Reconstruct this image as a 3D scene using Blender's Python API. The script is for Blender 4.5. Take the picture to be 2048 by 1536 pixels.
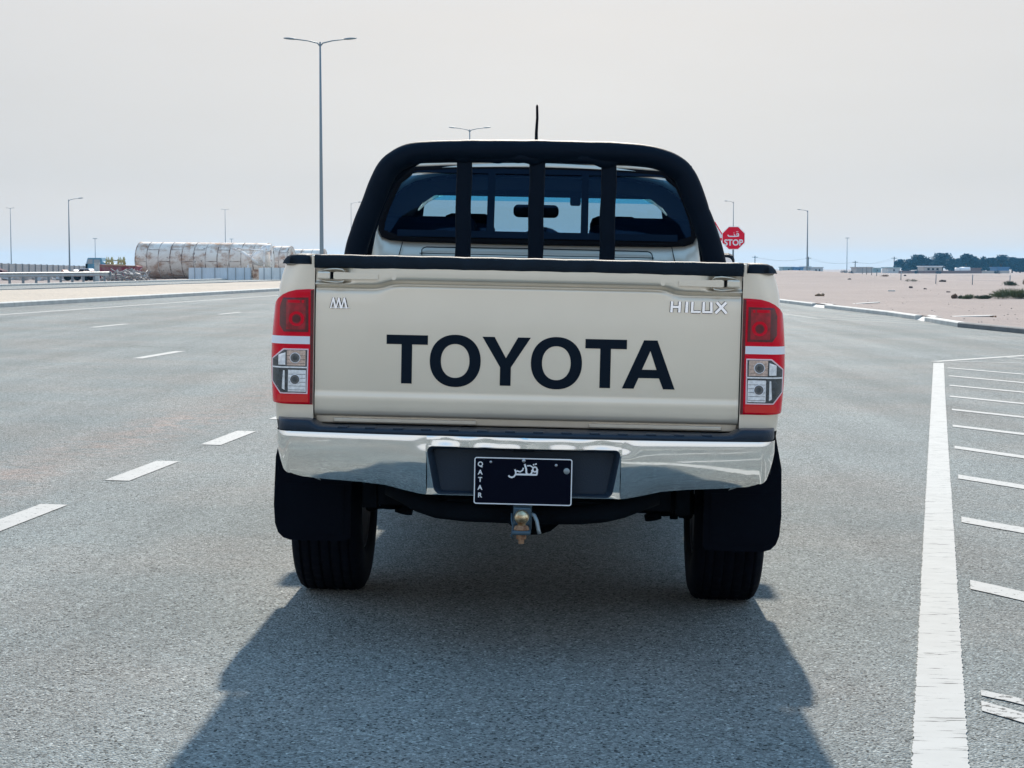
import bpy, bmesh, math, random
from mathutils import Vector, Matrix, noise

random.seed(7)
R = math.radians
for o in list(bpy.data.objects):
    bpy.data.objects.remove(o)
SC = bpy.context.scene
COL = SC.collection

# ------------------------------------------------------------------ camera
FPX, CAMZ, HOR = 3500.0, 1.34, 535.0          # focal length and horizon row at 2048 px width
PITCH = math.atan((768 - HOR) / FPX)
cd = bpy.data.cameras.new('camera')
cam = bpy.data.objects.new('camera', cd)
COL.objects.link(cam)
cam.location = (0, 0, CAMZ)
cam.rotation_euler = (R(90) - PITCH, 0, 0)
cd.sensor_fit = 'HORIZONTAL'
cd.sensor_width = 36
cd.lens = 36 * FPX / 2048
cd.clip_start = .05
cd.clip_end = 9000
SC.camera = cam

# ------------------------------------------------------------------ sky and sun
SUN_EL, SUN_AZ = R(31), R(2.6)                 # azimuth measured from +Y towards +X
W = bpy.data.worlds.new('World')
SC.world = W
W.use_nodes = True
wn, wl = W.node_tree.nodes, W.node_tree.links
wn.clear()
wout = wn.new('ShaderNodeOutputWorld')
bg = wn.new('ShaderNodeBackground')
sky = wn.new('ShaderNodeTexSky')
sky.sky_type = 'NISHITA'
sky.sun_disc = False
sky.sun_elevation = SUN_EL
sky.sun_rotation = SUN_AZ
sky.dust_density = 3.0
sky.air_density = 1.0
sky.ozone_density = 1.5
tc = wn.new('ShaderNodeTexCoord')
sep = wn.new('ShaderNodeSeparateXYZ')
wl.new(tc.outputs['Generated'], sep.inputs[0])
def skyramp(stops):
    r = wn.new('ShaderNodeValToRGB')
    wl.new(sep.outputs['Z'], r.inputs['Fac'])
    c = r.color_ramp
    c.elements[0].position, c.elements[0].color = stops[0][0], (*stops[0][1], 1)
    c.elements[1].position, c.elements[1].color = stops[-1][0], (*stops[-1][1], 1)
    for p, q in stops[1:-1]:
        e = c.elements.new(p); e.color = (*q, 1)
    return r
# dusty veil: whiter towards the sun, bluer and dimmer away from it and overhead
front = skyramp([(0, (4.85, 4.75, 4.7)), (.05, (3.95, 4.15, 4.4)), (.14, (4.15, 4.2, 4.3)), (.35, (4.0, 5.0, 6.4)), (.7, (2.2, 4.3, 7.0)), (1, (1.7, 3.9, 6.8))])
back = skyramp([(0, (6.2, 6.3, 6.4)), (.2, (5.8, 6.1, 6.6)), (.5, (3.2, 4.9, 7.1)), (1, (1.7, 3.9, 6.8))])
fac = wn.new('ShaderNodeMapRange')
fac.inputs[1].default_value = -.3
fac.inputs[2].default_value = .7
wl.new(sep.outputs['Y'], fac.inputs[0])
veil = wn.new('ShaderNodeMix')
veil.data_type = 'RGBA'
wl.new(fac.outputs[0], veil.inputs[0])
wl.new(back.outputs[0], veil.inputs[6])
wl.new(front.outputs[0], veil.inputs[7])
cmap = wn.new('ShaderNodeMapping')
cmap.inputs['Scale'].default_value = (2.2, 2.2, 9)
wl.new(tc.outputs['Generated'], cmap.inputs[0])
cn = wn.new('ShaderNodeTexNoise')
cn.inputs['Scale'].default_value = 1.6
cn.inputs['Detail'].default_value = 5
wl.new(cmap.outputs[0], cn.inputs['Vector'])
cm = wn.new('ShaderNodeMapRange')
cm.inputs[1].default_value = .3
cm.inputs[2].default_value = .7
cm.inputs[3].default_value = .965
cm.inputs[4].default_value = 1.03
wl.new(cn.outputs['Fac'], cm.inputs[0])
cs = wn.new('ShaderNodeVectorMath')
cs.operation = 'SCALE'
wl.new(veil.outputs[2], cs.inputs[0])
wl.new(cm.outputs[0], cs.inputs['Scale'])
mix = wn.new('ShaderNodeMix')
mix.data_type = 'RGBA'
mix.inputs[0].default_value = .94
wl.new(sky.outputs[0], mix.inputs[6])
wl.new(cs.outputs[0], mix.inputs[7])
wl.new(mix.outputs[2], bg.inputs['Color'])
bg.inputs['Strength'].default_value = .10
wl.new(bg.outputs[0], wout.inputs[0])

sd = bpy.data.lights.new('sun', 'SUN')
sd.energy = 4.7
sd.angle = R(1.2)
sd.color = (1, .925, .82)
sun = bpy.data.objects.new('sun', sd)
COL.objects.link(sun)
dv = Vector((math.sin(SUN_AZ) * math.cos(SUN_EL), math.cos(SUN_AZ) * math.cos(SUN_EL), math.sin(SUN_EL)))
sun.rotation_euler = dv.to_track_quat('Z', 'Y').to_euler()

SC.view_settings.view_transform = 'Standard'
SC.view_settings.look = 'None'
SC.view_settings.exposure = 0.6
SC.view_settings.gamma = 1
SC.render.engine = 'CYCLES'
SC.cycles.max_bounces = 8
SC.cycles.transparent_max_bounces = 12
SC.cycles.caustics_reflective = False
SC.cycles.caustics_refractive = False

# ------------------------------------------------------------------ materials
def newmat(name):
    m = bpy.data.materials.new(name)
    m.use_nodes = True
    return m, m.node_tree.nodes, m.node_tree.links, m.node_tree.nodes['Principled BSDF']

def mat(name, col, rough=.6, metal=0., var=.0, scale=8., bump=0., bscale=60., coat=0., spec=.5, det=4):
    m, n, l, b = newmat(name)
    b.inputs['Base Color'].default_value = (*col, 1)
    b.inputs['Roughness'].default_value = rough
    b.inputs['Metallic'].default_value = metal
    b.inputs['Coat Weight'].default_value = coat
    b.inputs['Coat Roughness'].default_value = .06
    b.inputs['Specular IOR Level'].default_value = spec
    t = n.new('ShaderNodeTexCoord')
    if var > 0:
        nz = n.new('ShaderNodeTexNoise')
        nz.inputs['Scale'].default_value = scale
        nz.inputs['Detail'].default_value = det
        l.new(t.outputs['Object'], nz.inputs['Vector'])
        mr = n.new('ShaderNodeMapRange')
        mr.inputs[1].default_value = .3
        mr.inputs[2].default_value = .7
        mr.inputs[3].default_value = 1 - var
        mr.inputs[4].default_value = 1 + var
        l.new(nz.outputs['Fac'], mr.inputs[0])
        vm = n.new('ShaderNodeVectorMath')
        vm.operation = 'SCALE'
        vm.inputs[0].default_value = col
        l.new(mr.outputs[0], vm.inputs['Scale'])
        l.new(vm.outputs[0], b.inputs['Base Color'])
    if bump > 0:
        n2 = n.new('ShaderNodeTexNoise')
        n2.inputs['Scale'].default_value = bscale
        n2.inputs['Detail'].default_value = 5
        l.new(t.outputs['Object'], n2.inputs['Vector'])
        bp = n.new('ShaderNodeBump')
        bp.inputs['Strength'].default_value = bump
        bp.inputs['Distance'].default_value = .01
        l.new(n2.outputs['Fac'], bp.inputs['Height'])
        l.new(bp.outputs[0], b.inputs['Normal'])
    return m

def two_tone(name, c1, c2, scale, lo=.45, hi=.6, rough=.7, stretch=(1, 1, 1), metal=0, det=8, bump=0):
    """base colour c1 with patches of c2 (rust, dirt, wear)"""
    m, n, l, b = newmat(name)
    t = n.new('ShaderNodeTexCoord')
    mp = n.new('ShaderNodeMapping')
    mp.inputs['Scale'].default_value = stretch
    l.new(t.outputs['Object'], mp.inputs[0])
    nz = n.new('ShaderNodeTexNoise')
    nz.inputs['Scale'].default_value = scale
    nz.inputs['Detail'].default_value = det
    nz.inputs['Roughness'].default_value = .65
    l.new(mp.outputs[0], nz.inputs['Vector'])
    mr = n.new('ShaderNodeMapRange')
    mr.inputs[1].default_value = lo
    mr.inputs[2].default_value = hi
    l.new(nz.outputs['Fac'], mr.inputs[0])
    mx = n.new('ShaderNodeMix')
    mx.data_type = 'RGBA'
    mx.inputs[6].default_value = (*c1, 1)
    mx.inputs[7].default_value = (*c2, 1)
    l.new(mr.outputs[0], mx.inputs[0])
    l.new(mx.outputs[2], b.inputs['Base Color'])
    b.inputs['Roughness'].default_value = rough
    b.inputs['Metallic'].default_value = metal
    if bump:
        bp = n.new('ShaderNodeBump')
        bp.inputs['Strength'].default_value = bump
        bp.inputs['Distance'].default_value = .02
        l.new(nz.outputs['Fac'], bp.inputs['Height'])
        l.new(bp.outputs[0], b.inputs['Normal'])
    return m

def asphalt_mat():
    m, n, l, b = newmat('asphalt')
    g = n.new('ShaderNodeNewGeometry')
    def nz(scale, detail=2., rough=.5, vec=None):
        x = n.new('ShaderNodeTexNoise')
        x.inputs['Scale'].default_value = scale
        x.inputs['Detail'].default_value = detail
        x.inputs['Roughness'].default_value = rough
        l.new(vec or g.outputs['Position'], x.inputs['Vector'])
        return x.outputs['Fac']
    def rng(v, a, b_, c, d):
        x = n.new('ShaderNodeMapRange')
        for i, q in enumerate((a, b_, c, d)):
            x.inputs[i + 1].default_value = q
        l.new(v, x.inputs[0])
        return x.outputs[0]
    def mth(op, a, b_):
        x = n.new('ShaderNodeMath')
        x.operation = op
        for i, q in enumerate((a, b_)):
            if isinstance(q, (int, float)):
                x.inputs[i].default_value = q
            else:
                l.new(q, x.inputs[i])
        return x.outputs[0]
    # aggregate: voronoi stones of random grey
    vo = n.new('ShaderNodeTexVoronoi')
    vo.inputs['Scale'].default_value = 132
    l.new(g.outputs['Position'], vo.inputs['Vector'])
    s = n.new('ShaderNodeSeparateColor')
    l.new(vo.outputs['Color'], s.inputs[0])
    stone = rng(s.outputs[0], 0, 1, .66, 1.36)
    bright = rng(s.outputs[1], .90, .97, 0, .8)
    dark = rng(s.outputs[2], .86, .95, 0, .78)
    fine = rng(nz(240, 2), .3, .7, .72, 1.28)
    mid = rng(nz(24, 4, .6), .3, .7, .86, 1.14)
    big = rng(nz(.35, 5, .6), .3, .7, .88, 1.1)
    mp = n.new('ShaderNodeMapping')
    mp.inputs['Rotation'].default_value = (0, 0, ROADA)
    mp.inputs['Scale'].default_value = (1.1, .05, 1)
    l.new(g.outputs['Position'], mp.inputs[0])
    streak = rng(nz(1.0, 4, .55, mp.outputs[0]), .3, .7, .83, 1.13)
    v = mth('MULTIPLY', mth('MULTIPLY', stone, fine), mth('MULTIPLY', mid, mth('MULTIPLY', big, streak)))
    # a few hairline cracks
    wv = n.new('ShaderNodeVectorMath'); wv.operation = 'MULTIPLY_ADD'
    wn_ = n.new('ShaderNodeTexNoise'); wn_.inputs['Scale'].default_value = 1.3; wn_.inputs['Detail'].default_value = 6
    l.new(g.outputs['Position'], wn_.inputs['Vector'])
    l.new(wn_.outputs['Color'], wv.inputs[0]); wv.inputs[1].default_value = (1.6, 1.6, 0); l.new(g.outputs['Position'], wv.inputs[2])
    vc = n.new('ShaderNodeTexVoronoi'); vc.feature = 'DISTANCE_TO_EDGE'; vc.inputs['Scale'].default_value = .13
    l.new(wv.outputs[0], vc.inputs['Vector'])
    crack = mth('MULTIPLY', rng(vc.outputs['Distance'], 0, .0016, 1, 0), rng(nz(.22, 2), .48, .56, 0, .5))
    v = mth('MULTIPLY', v, mth('SUBTRACT', 1.0, crack))
    v = mth('ADD', v, bright)
    v = mth('MULTIPLY', v, mth('SUBTRACT', 1.0, dark))
    # reddish dust band drifting along the seam left of the truck
    sxyz = n.new('ShaderNodeSeparateXYZ')
    mp2 = n.new('ShaderNodeMapping')
    mp2.inputs['Rotation'].default_value = (0, 0, ROADA)
    l.new(g.outputs['Position'], mp2.inputs[0])
    l.new(mp2.outputs[0], sxyz.inputs[0])
    dist = mth('ABSOLUTE', mth('ADD', sxyz.outputs[0], 4.05), 0)
    dust = mth('MULTIPLY', rng(dist, 0, .6, 1, 0), rng(nz(5, 6, .7), .36, .60, 0, .85))
    mx = n.new('ShaderNodeMix')
    mx.data_type = 'RGBA'
    mx.inputs[6].default_value = (.240, .255, .242, 1)
    mx.inputs[7].default_value = (.38, .29, .245, 1)
    l.new(dust, mx.inputs[0])
    wm = n.new('ShaderNodeMix')        # warm/cool patches
    wm.data_type = 'RGBA'
    wm.inputs[7].default_value = (.275, .266, .242, 1)
    l.new(mx.outputs[2], wm.inputs[6])
    l.new(rng(nz(.5, 4, .6), .42, .62, 0, .8), wm.inputs[0])
    sc = n.new('ShaderNodeVectorMath')
    sc.operation = 'SCALE'
    l.new(wm.outputs[2], sc.inputs[0])
    l.new(v, sc.inputs['Scale'])
    l.new(sc.outputs[0], b.inputs['Base Color'])
    b.inputs['Roughness'].default_value = .82
    b.inputs['Specular IOR Level'].default_value = .05
    bp = n.new('ShaderNodeBump')
    bp.inputs['Strength'].default_value = .75
    bp.inputs['Distance'].default_value = .007
    l.new(mth('ADD', mth('MULTIPLY', vo.outputs['Distance'], -1.4), nz(150, 3)), bp.inputs['Height'])
    l.new(bp.outputs[0], b.inputs['Normal'])
    return m

def paint_line_mat(name, crack=True, wear=.0):
    m, n, l, b = newmat(name)
    g = n.new('ShaderNodeNewGeometry')
    mp = n.new('ShaderNodeMapping')
    mp.inputs['Scale'].default_value = (5, 45, 1) if crack else (30, 30, 1)
    l.new(g.outputs['Position'], mp.inputs[0])
    x = n.new('ShaderNodeTexNoise')
    x.inputs['Scale'].default_value = 1
    x.inputs['Detail'].default_value = 6
    x.inputs['Roughness'].default_value = .7
    l.new(mp.outputs[0], x.inputs['Vector'])
    mr = n.new('ShaderNodeMapRange')
    mr.inputs[1].default_value = .585 - wear
    mr.inputs[2].default_value = .64 - wear
    l.new(x.outputs['Fac'], mr.inputs[0])
    x2 = n.new('ShaderNodeTexNoise')
    x2.inputs['Scale'].default_value = 9
    x2.inputs['Detail'].default_value = 6
    l.new(g.outputs['Position'], x2.inputs['Vector'])
    mx0 = n.new('ShaderNodeMix')
    mx0.data_type = 'RGBA'
    mx0.inputs[6].default_value = (.495, .48, .445, 1)
    mx0.inputs[7].default_value = (.40, .385, .355, 1)
    l.new(x2.outputs['Fac'], mx0.inputs[0])
    mx = n.new('ShaderNodeMix')
    mx.data_type = 'RGBA'
    mx.inputs[7].default_value = (.09, .09, .085, 1)
    l.new(mx0.outputs[2], mx.inputs[6])
    l.new(mr.outputs[0], mx.inputs[0])
    l.new(mx.outputs[2], b.inputs['Base Color'])
    b.inputs['Roughness'].default_value = .8
    b.inputs['Specular IOR Level'].default_value = .08
    return m

def sand_mat(name, c1, c2, c3):
    m, n, l, b = newmat(name)
    g = n.new('ShaderNodeNewGeometry')
    def nz(scale, det):
        x = n.new('ShaderNodeTexNoise')
        x.inputs['Scale'].default_value = scale
        x.inputs['Detail'].default_value = det
        x.inputs['Roughness'].default_value = .65
        l.new(g.outputs['Position'], x.inputs['Vector'])
        r = n.new('ShaderNodeMapRange')
        r.inputs[1].default_value = .35
        r.inputs[2].default_value = .65
        l.new(x.outputs['Fac'], r.inputs[0])
        return r.outputs[0]
    a = n.new('ShaderNodeMix'); a.data_type = 'RGBA'
    a.inputs[6].default_value = (*c1, 1); a.inputs[7].default_value = (*c2, 1)
    l.new(nz(.12, 8), a.inputs[0])
    c = n.new('ShaderNodeMix'); c.data_type = 'RGBA'
    c.inputs[7].default_value = (*c3, 1)
    l.new(a.outputs[2], c.inputs[6])
    k = n.new('ShaderNodeMath'); k.operation = 'MULTIPLY'; k.inputs[1].default_value = .35
    l.new(nz(1.7, 6), k.inputs[0])
    l.new(k.outputs[0], c.inputs[0])
    l.new(c.outputs[2], b.inputs['Base Color'])
    b.inputs['Roughness'].default_value = .95
    b.inputs['Specular IOR Level'].default_value = .1
    bp = n.new('ShaderNodeBump'); bp.inputs['Strength'].default_value = .5; bp.inputs['Distance'].default_value = .12
    l.new(nz(2.2, 6), bp.inputs['Height']); l.new(bp.outputs[0], b.inputs['Normal'])
    return m

def glass_mat(name, tint, gloss=(.9, .95, 1), ior=1.5, rough=.02):
    m = bpy.data.materials.new(name)
    m.use_nodes = True
    n, l = m.node_tree.nodes, m.node_tree.links
    n.clear()
    out = n.new('ShaderNodeOutputMaterial')
    tr = n.new('ShaderNodeBsdfTransparent'); tr.inputs[0].default_value = (*tint, 1)
    ge = n.new('ShaderNodeNewGeometry')
    io = n.new('ShaderNodeMix'); io.inputs[2].default_value = ior; io.inputs[3].default_value = 1 / ior
    l.new(ge.outputs['Backfacing'], io.inputs[0])
    gl = n.new('ShaderNodeBsdfGlossy'); gl.inputs['Roughness'].default_value = rough
    gl.inputs['Color'].default_value = (*gloss, 1)
    fr = n.new('ShaderNodeFresnel'); l.new(io.outputs[0], fr.inputs[0])
    mx = n.new('ShaderNodeMixShader')
    l.new(fr.outputs[0], mx.inputs[0]); l.new(tr.outputs[0], mx.inputs[1]); l.new(gl.outputs[0], mx.inputs[2])
    l.new(mx.outputs[0], out.inputs[0])
    return m

ROADA = .0931          # heading of the road, radians to the right of the camera
CA, SA = math.cos(ROADA), math.sin(ROADA)

M = {}
M['asphalt'] = asphalt_mat()
M['line'] = paint_line_mat('road_paint_cracked', True)
M['line_clean'] = paint_line_mat('road_paint', False)
M['line_worn'] = paint_line_mat('road_paint_worn', False, .05)
M['sand'] = sand_mat('desert_sand', (.345, .278, .245), (.300, .243, .215), (.245, .203, .182))
M['sand_pale'] = sand_mat('median_sand', (.53, .445, .355), (.485, .41, .33), (.42, .36, .295))
M['concrete'] = mat('kerb_concrete', (.50, .49, .45), .9, var=.14, scale=3, bump=.3, bscale=40)
M['concrete_dark'] = mat('kerb_concrete_dark', (.13, .135, .135), .9, var=.14, scale=3)
M['outlet'] = mat('pale_concrete', (.55, .53, .49), .9, var=.1, scale=4)
M['galv'] = mat('galvanised_steel', (.30, .34, .35), .5, .55, var=.12, scale=2)
M['galv_far'] = mat('lamp_steel', (.20, .24, .26), .6, .3)
M['paint'] = mat('champagne_paint', (.77, .69, .565), .32, .50, var=.04, scale=2.5, coat=1.)
M['paint_in'] = mat('bed_inner_paint', (.40, .36, .30), .45, .2, var=.05)
M['chrome'] = mat('chrome', (.84, .84, .81), .09, 1., bump=.10, bscale=3.)
_m = M['chrome']; _n = _m.node_tree.nodes; _l = _m.node_tree.links
_t = _n.new('ShaderNodeTexCoord'); _x = _n.new('ShaderNodeTexNoise'); _x.inputs['Scale'].default_value = 9; _x.inputs['Detail'].default_value = 8; _x.inputs['Roughness'].default_value = .7
_l.new(_t.outputs['Object'], _x.inputs['Vector']); _r = _n.new('ShaderNodeMapRange')
for _i, _q in enumerate((.45, .8, .04, .20)): _r.inputs[_i + 1].default_value = _q
_l.new(_x.outputs['Fac'], _r.inputs[0]); _l.new(_r.outputs[0], _n['Principled BSDF'].inputs['Roughness'])
M['chrome_badge'] = mat('chrome_badge', (.78, .80, .84), .12, 1.)
M['black'] = mat('black_plastic', (.006, .012, .020), .6, var=.2, scale=20, bump=.25, bscale=300, spec=.15)
M['step'] = mat('step_plastic', (.016, .028, .046), .42, bump=.2, bscale=200, spec=.25)
M['rubber'] = mat('black_rubber', (.0030, .0045, .009), .8, bump=.2, bscale=120, spec=.06)
M['vinyl'] = mat('padded_vinyl', (.0015, .006, .014), .6, bump=.35, bscale=16, spec=.10)
M['decal'] = mat('black_decal', (.003, .009, .018), .5, spec=.10)
M['gap'] = mat('panel_gap', (.006, .006, .008), .9, spec=.1)
M['plate'] = mat('plate_face', (.002, .003, .010), .6, spec=.05)
M['white'] = mat('white_paint', (.78, .79, .80), .5)
M['screw'] = mat('screw_metal', (.45, .47, .5), .35, .8)
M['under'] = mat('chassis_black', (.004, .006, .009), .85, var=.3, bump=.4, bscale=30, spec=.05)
M['brass'] = two_tone('tow_ball_metal', (.75, .64, .42), (.30, .17, .08), 26, .46, .62, .34, metal=.9)
M['rust'] = two_tone('rusty_steel', (.17, .075, .035), (.35, .21, .12), 60, .4, .6, .8)
M['hitch'] = mat('hitch_steel', (.05, .09, .12), .5, .3)
M['glass'] = glass_mat('tinted_glass', (.31, .51, .66), (.16, .34, .62))
M['glass_side'] = glass_mat('side_glass', (.37, .57, .71), (.05, .09, .15))
M['sun_band'] = glass_mat('sun_band_glass', (.25, .75, .95), (.05, .1, .15))
M['glass_clear'] = glass_mat('clear_glass', (.88, .95, .97))
M['trim'] = mat('cabin_trim', (.008, .018, .036), .95, spec=.03)
M['lens'] = mat('red_lens', (.72, .001, .020), .12, coat=.25, spec=.10)
M['lens_dark'] = mat('dark_red_lens', (.10, .001, .006), .15, coat=.4, var=.35, scale=70)
M['lens_mid'] = mat('mid_red_lens', (.34, .001, .012), .15, coat=.4, var=.4, scale=60)
M['lens_bright'] = mat('bright_red_lens', (.72, .012, .010), .15, coat=.4)
M['lens_white'] = mat('white_lens', (.80, .80, .84), .1, coat=1.)
M['reflector'] = mat('lamp_reflector', (.88, .88, .90), .15, .35, coat=1., var=.2, scale=90)
M['amber'] = mat('amber_reflector', (.62, .48, .42), .2, .7, var=.3, scale=90)
M['lamp_dark'] = mat('lamp_recess', (.05, .06, .07), .2, .4, var=.5, scale=80, coat=1)
M['bulb'] = mat('bulb_glass', (.16, .16, .17), .1, .6, coat=1)
M['frame_pink'] = mat('lamp_frame', (.86, .62, .66), .2, coat=1)
M['rim'] = mat('steel_rim', (.35, .36, .38), .4, .8)
M['stop_red'] = mat('sign_red', (.78, .004, .030), .5, spec=.1)
M['sign_back'] = mat('sign_back', (.30, .32, .33), .5, .4)

# ------------------------------------------------------------------ mesh helpers
class MB:
    def __init__(s):
        s.bm = bmesh.new()
    def face(s, pts):
        try:
            return s.bm.faces.new([s.bm.verts.new(Vector(p)) for p in pts])
        except Exception:
            return None
    def grid(s, rows, closed=False, smooth=True):
        vs = [[s.bm.verts.new(Vector(p)) for p in r] for r in rows]
        for i in range(len(vs) - 1):
            n = len(vs[i])
            for j in range(n if closed else n - 1):
                k = (j + 1) % n
                f = s.bm.faces.new((vs[i][j], vs[i][k], vs[i + 1][k], vs[i + 1][j]))
                f.smooth = smooth
        return vs
    def box(s, c, d, rot=None, bev=0., seg=2):
        r = bmesh.ops.create_cube(s.bm, size=1)
        vs = r['verts']
        bmesh.ops.scale(s.bm, vec=d, verts=vs)
        if bev:
            es = list({e for v in vs for e in v.link_edges})
            rb = bmesh.ops.bevel(s.bm, geom=es, offset=bev, segments=seg, affect='EDGES', profile=.5)
            vs = [v for v in rb['verts']]
            vs = list({v for f in rb['faces'] for v in f.verts} | set(vs))
            # bevel may leave original verts of flat faces: gather connected
            seen = set(vs); st = list(vs)
            while st:
                v = st.pop()
                for e in v.link_edges:
                    w = e.other_vert(v)
                    if w not in seen:
                        seen.add(w); st.append(w)
            vs = list(seen)
        mt = Matrix.Translation(Vector(c))
        if rot is not None:
            mt = mt @ rot
        bmesh.ops.transform(s.bm, matrix=mt, verts=vs)
        return s
    def prism(s, pts, thick, to3=None, smooth=False):
        """closed outline pts (2-D) given thickness; to3(u,v,w) places it"""
        to3 = to3 or (lambda u, v, w: (u, w, v))
        a = [s.bm.verts.new(Vector(to3(u, v, 0))) for u, v in pts]
        b = [s.bm.verts.new(Vector(to3(u, v, thick))) for u, v in pts]
        try:
            s.bm.faces.new(a); s.bm.faces.new(b[::-1])
        except Exception:
            pass
        n = len(pts)
        for i in range(n):
            j = (i + 1) % n
            f = s.bm.faces.new((a[i], b[i], b[j], a[j]))
            f.smooth = smooth
        return s
    def tube(s, pts, r, seg=12, cap=True, sq=1., smooth=True):
        pts = [Vector(p) for p in pts]
        rs = r if isinstance(r, (list, tuple)) else [r] * len(pts)
        rings = []
        up = Vector((0, 0, 1))
        prev = None
        for i, p in enumerate(pts):
            t = (pts[min(i + 1, len(pts) - 1)] - pts[max(i - 1, 0)]).normalized()
            if prev is None:
                a = up if abs(t.dot(up)) < .9 else Vector((0, 1, 0))
                x = t.cross(a).normalized()
            else:
                x = (prev - t * prev.dot(t)).normalized()
            prev = x
            y = t.cross(x)
            rings.append([p + (x * math.cos(q) + y * math.sin(q) * sq) * rs[i]
                          for q in [2 * math.pi * k / seg for k in range(seg)]])
        vs = s.grid(rings, True, smooth)
        if cap:
            s.bm.faces.new(vs[0][::-1]); s.bm.faces.new(vs[-1])
        return s
    def lathe(s, prof, c=(0, 0, 0), axis='Z', seg=24, smooth=True):
        rings = []
        for r, h in prof:
            ring = []
            for k in range(seg):
                q = 2 * math.pi * k / seg
                a, b = r * math.cos(q), r * math.sin(q)
                p = (a, b, h) if axis == 'Z' else ((h, a, b) if axis == 'X' else (a, h, b))
                ring.append(Vector(p) + Vector(c))
            rings.append(ring)
        s.grid(rings, True, smooth)
        return s
    def solidify(s, t):
        bmesh.ops.recalc_face_normals(s.bm, faces=s.bm.faces[:])
        bmesh.ops.solidify(s.bm, geom=s.bm.faces[:], thickness=t)
        return s
    def build(s, name, m, parent=None, label=None, recalc=True, smooth=None):
        if recalc:
            bmesh.ops.recalc_face_normals(s.bm, faces=s.bm.faces[:])
        if smooth is not None:
            for f in s.bm.faces:
                f.smooth = smooth
        me = bpy.data.meshes.new(name)
        s.bm.to_mesh(me); s.bm.free()
        me.materials.append(m)
        o = bpy.data.objects.new(name, me)
        COL.objects.link(o)
        if parent:
            o.parent = parent
        if label:
            o['label'] = label
        return o

def tag(o, label, cat, group=None, kind=None):
    if label: o['label'] = label
    if cat: o['category'] = cat
    if group: o['group'] = group
    if kind: o['kind'] = kind
    return o

def empty(name, loc, label, cat, group=None, rot=(0, 0, 0)):
    o = bpy.data.objects.new(name, None)
    COL.objects.link(o)
    o.location = loc; o.rotation_euler = rot
    o.empty_display_size = .3
    return tag(o, label, cat, group)

def structure(o):
    o['kind'] = 'structure'
    return o

def copy_tree(o, parent=None):
    c = o.copy(); COL.objects.link(c); c.parent = parent
    for ch in [q for q in bpy.data.objects if q.parent == o]:
        copy_tree(ch, c)
    return c

# pixel -> world measuring helpers (2048 x 1536 photograph)
def ray(px, py):
    x, z = (px - 1024) / FPX, -(py - 768) / FPX
    c, s_ = math.cos(PITCH), math.sin(PITCH)
    return Vector((x, c + z * s_, z * c - s_))
def road_z(x, y):
    s = x * CA - y * SA
    return -.021 * (max(-17.2, min(s, 14)) + .5)
def hit(px, py, dz=0.):
    """ground point of the cambered road surface under a pixel"""
    d = ray(px, py)
    t = 1.
    for _ in range(60):
        p = d * t
        h = CAMZ - (road_z(p.x, p.y) + dz)
        t = t + .8 * (h / -d.z - t)
    return d * t
def xat(px, y):
    return (px - 1024) / FPX * y / math.cos(PITCH) * (1 + .0)
def zat(py, y):
    d = ray(1024, py)
    return CAMZ + d.z / d.y * y

# ------------------------------------------------------------------ ground, road, kerbs
KERB = [(20.5, 120), (23, 60), (26, 33), (30, 20.5), (34, 14.6), (37, 12.7), (40, 11.75), (44, 11.2), (47, 11.35),
        (50, 11.6), (54.5, 11.65), (60, 11.4), (65, 11.2), (73, 11.0), (82, 10.3), (95, 10.6), (130, 15), (400, 43), (1600, 155), (3000, 285)]
def kerb_x(y):
    if y <= KERB[0][0]: return KERB[0][1]
    for (a, xa), (b, xb) in zip(KERB, KERB[1:]):
        if a <= y <= b:
            return xa + (xb - xa) * (y - a) / (b - a)
    return KERB[-1][1]

def fbm(x, y, sc):
    return noise.noise(Vector((x * sc, y * sc, 3.3)))

def desert_z(x, y):
    k = kerb_x(y)
    edge = road_z(k, y) + .125
    off = max(0, x - k - .2)
    w = min(1, off / 6)
    z = -.06 + .10 * fbm(x, y, .07) + .05 * fbm(x, y, .3)
    z += 1.15 * math.exp(-((x - 27) / 10.) ** 2 - ((y - 172) / 24.) ** 2)      # low berm under the lamp
    z += .35 * math.exp(-((x - 66) / 5.) ** 2 - ((y - 252) / 14.) ** 2)
    z += .45 * math.exp(-((x - 85) / 6.) ** 2 - ((y - 300) / 14.) ** 2)
    z -= min(.5, max(0, y - 300) * .0012)
    return edge * (1 - w) + z * w

def left_z(x, y):
    return .22 + .08 * fbm(x, y, .05)

# a wide sheet reaching the horizon, below everything
g = MB()
ring = [(60, 0), (400, 0), (1200, 0), (1950, 0)]
rows = [[(r * math.cos(2 * math.pi * k / 48), 200 + r * math.sin(2 * math.pi * k / 48), -.95) for k in range(48)] for r, _ in ring]
g.grid(rows, True)
g.face([rows[0][k] for k in range(48)])
structure(g.build('ground', M['sand']))

ys = [20.5, 22, 24, 26, 28, 30, 32, 34, 36, 38, 40, 42, 44, 46, 48, 50, 52.5, 55, 58, 61, 65, 70, 75, 80, 86, 93, 100, 110, 120, 130, 140, 150, 158, 166,
      174, 182, 190, 200, 212, 225, 240, 255, 270, 290, 310, 340, 380, 430, 500, 600, 800, 1100, 1600]
offs = [.15, .5, 1, 1.6, 2.4, 3.3, 4.4, 6, 8, 10, 12, 14, 16, 18, 20, 22, 24, 27, 30, 34, 38, 43, 49, 56, 64, 74, 86, 100, 120, 150, 200, 300, 500, 1000]
g = MB()
g.grid([[(kerb_x(y) + o, y, desert_z(kerb_x(y) + o, y)) for o in offs] for y in ys])
structure(g.build('desert', M['sand']))

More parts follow.
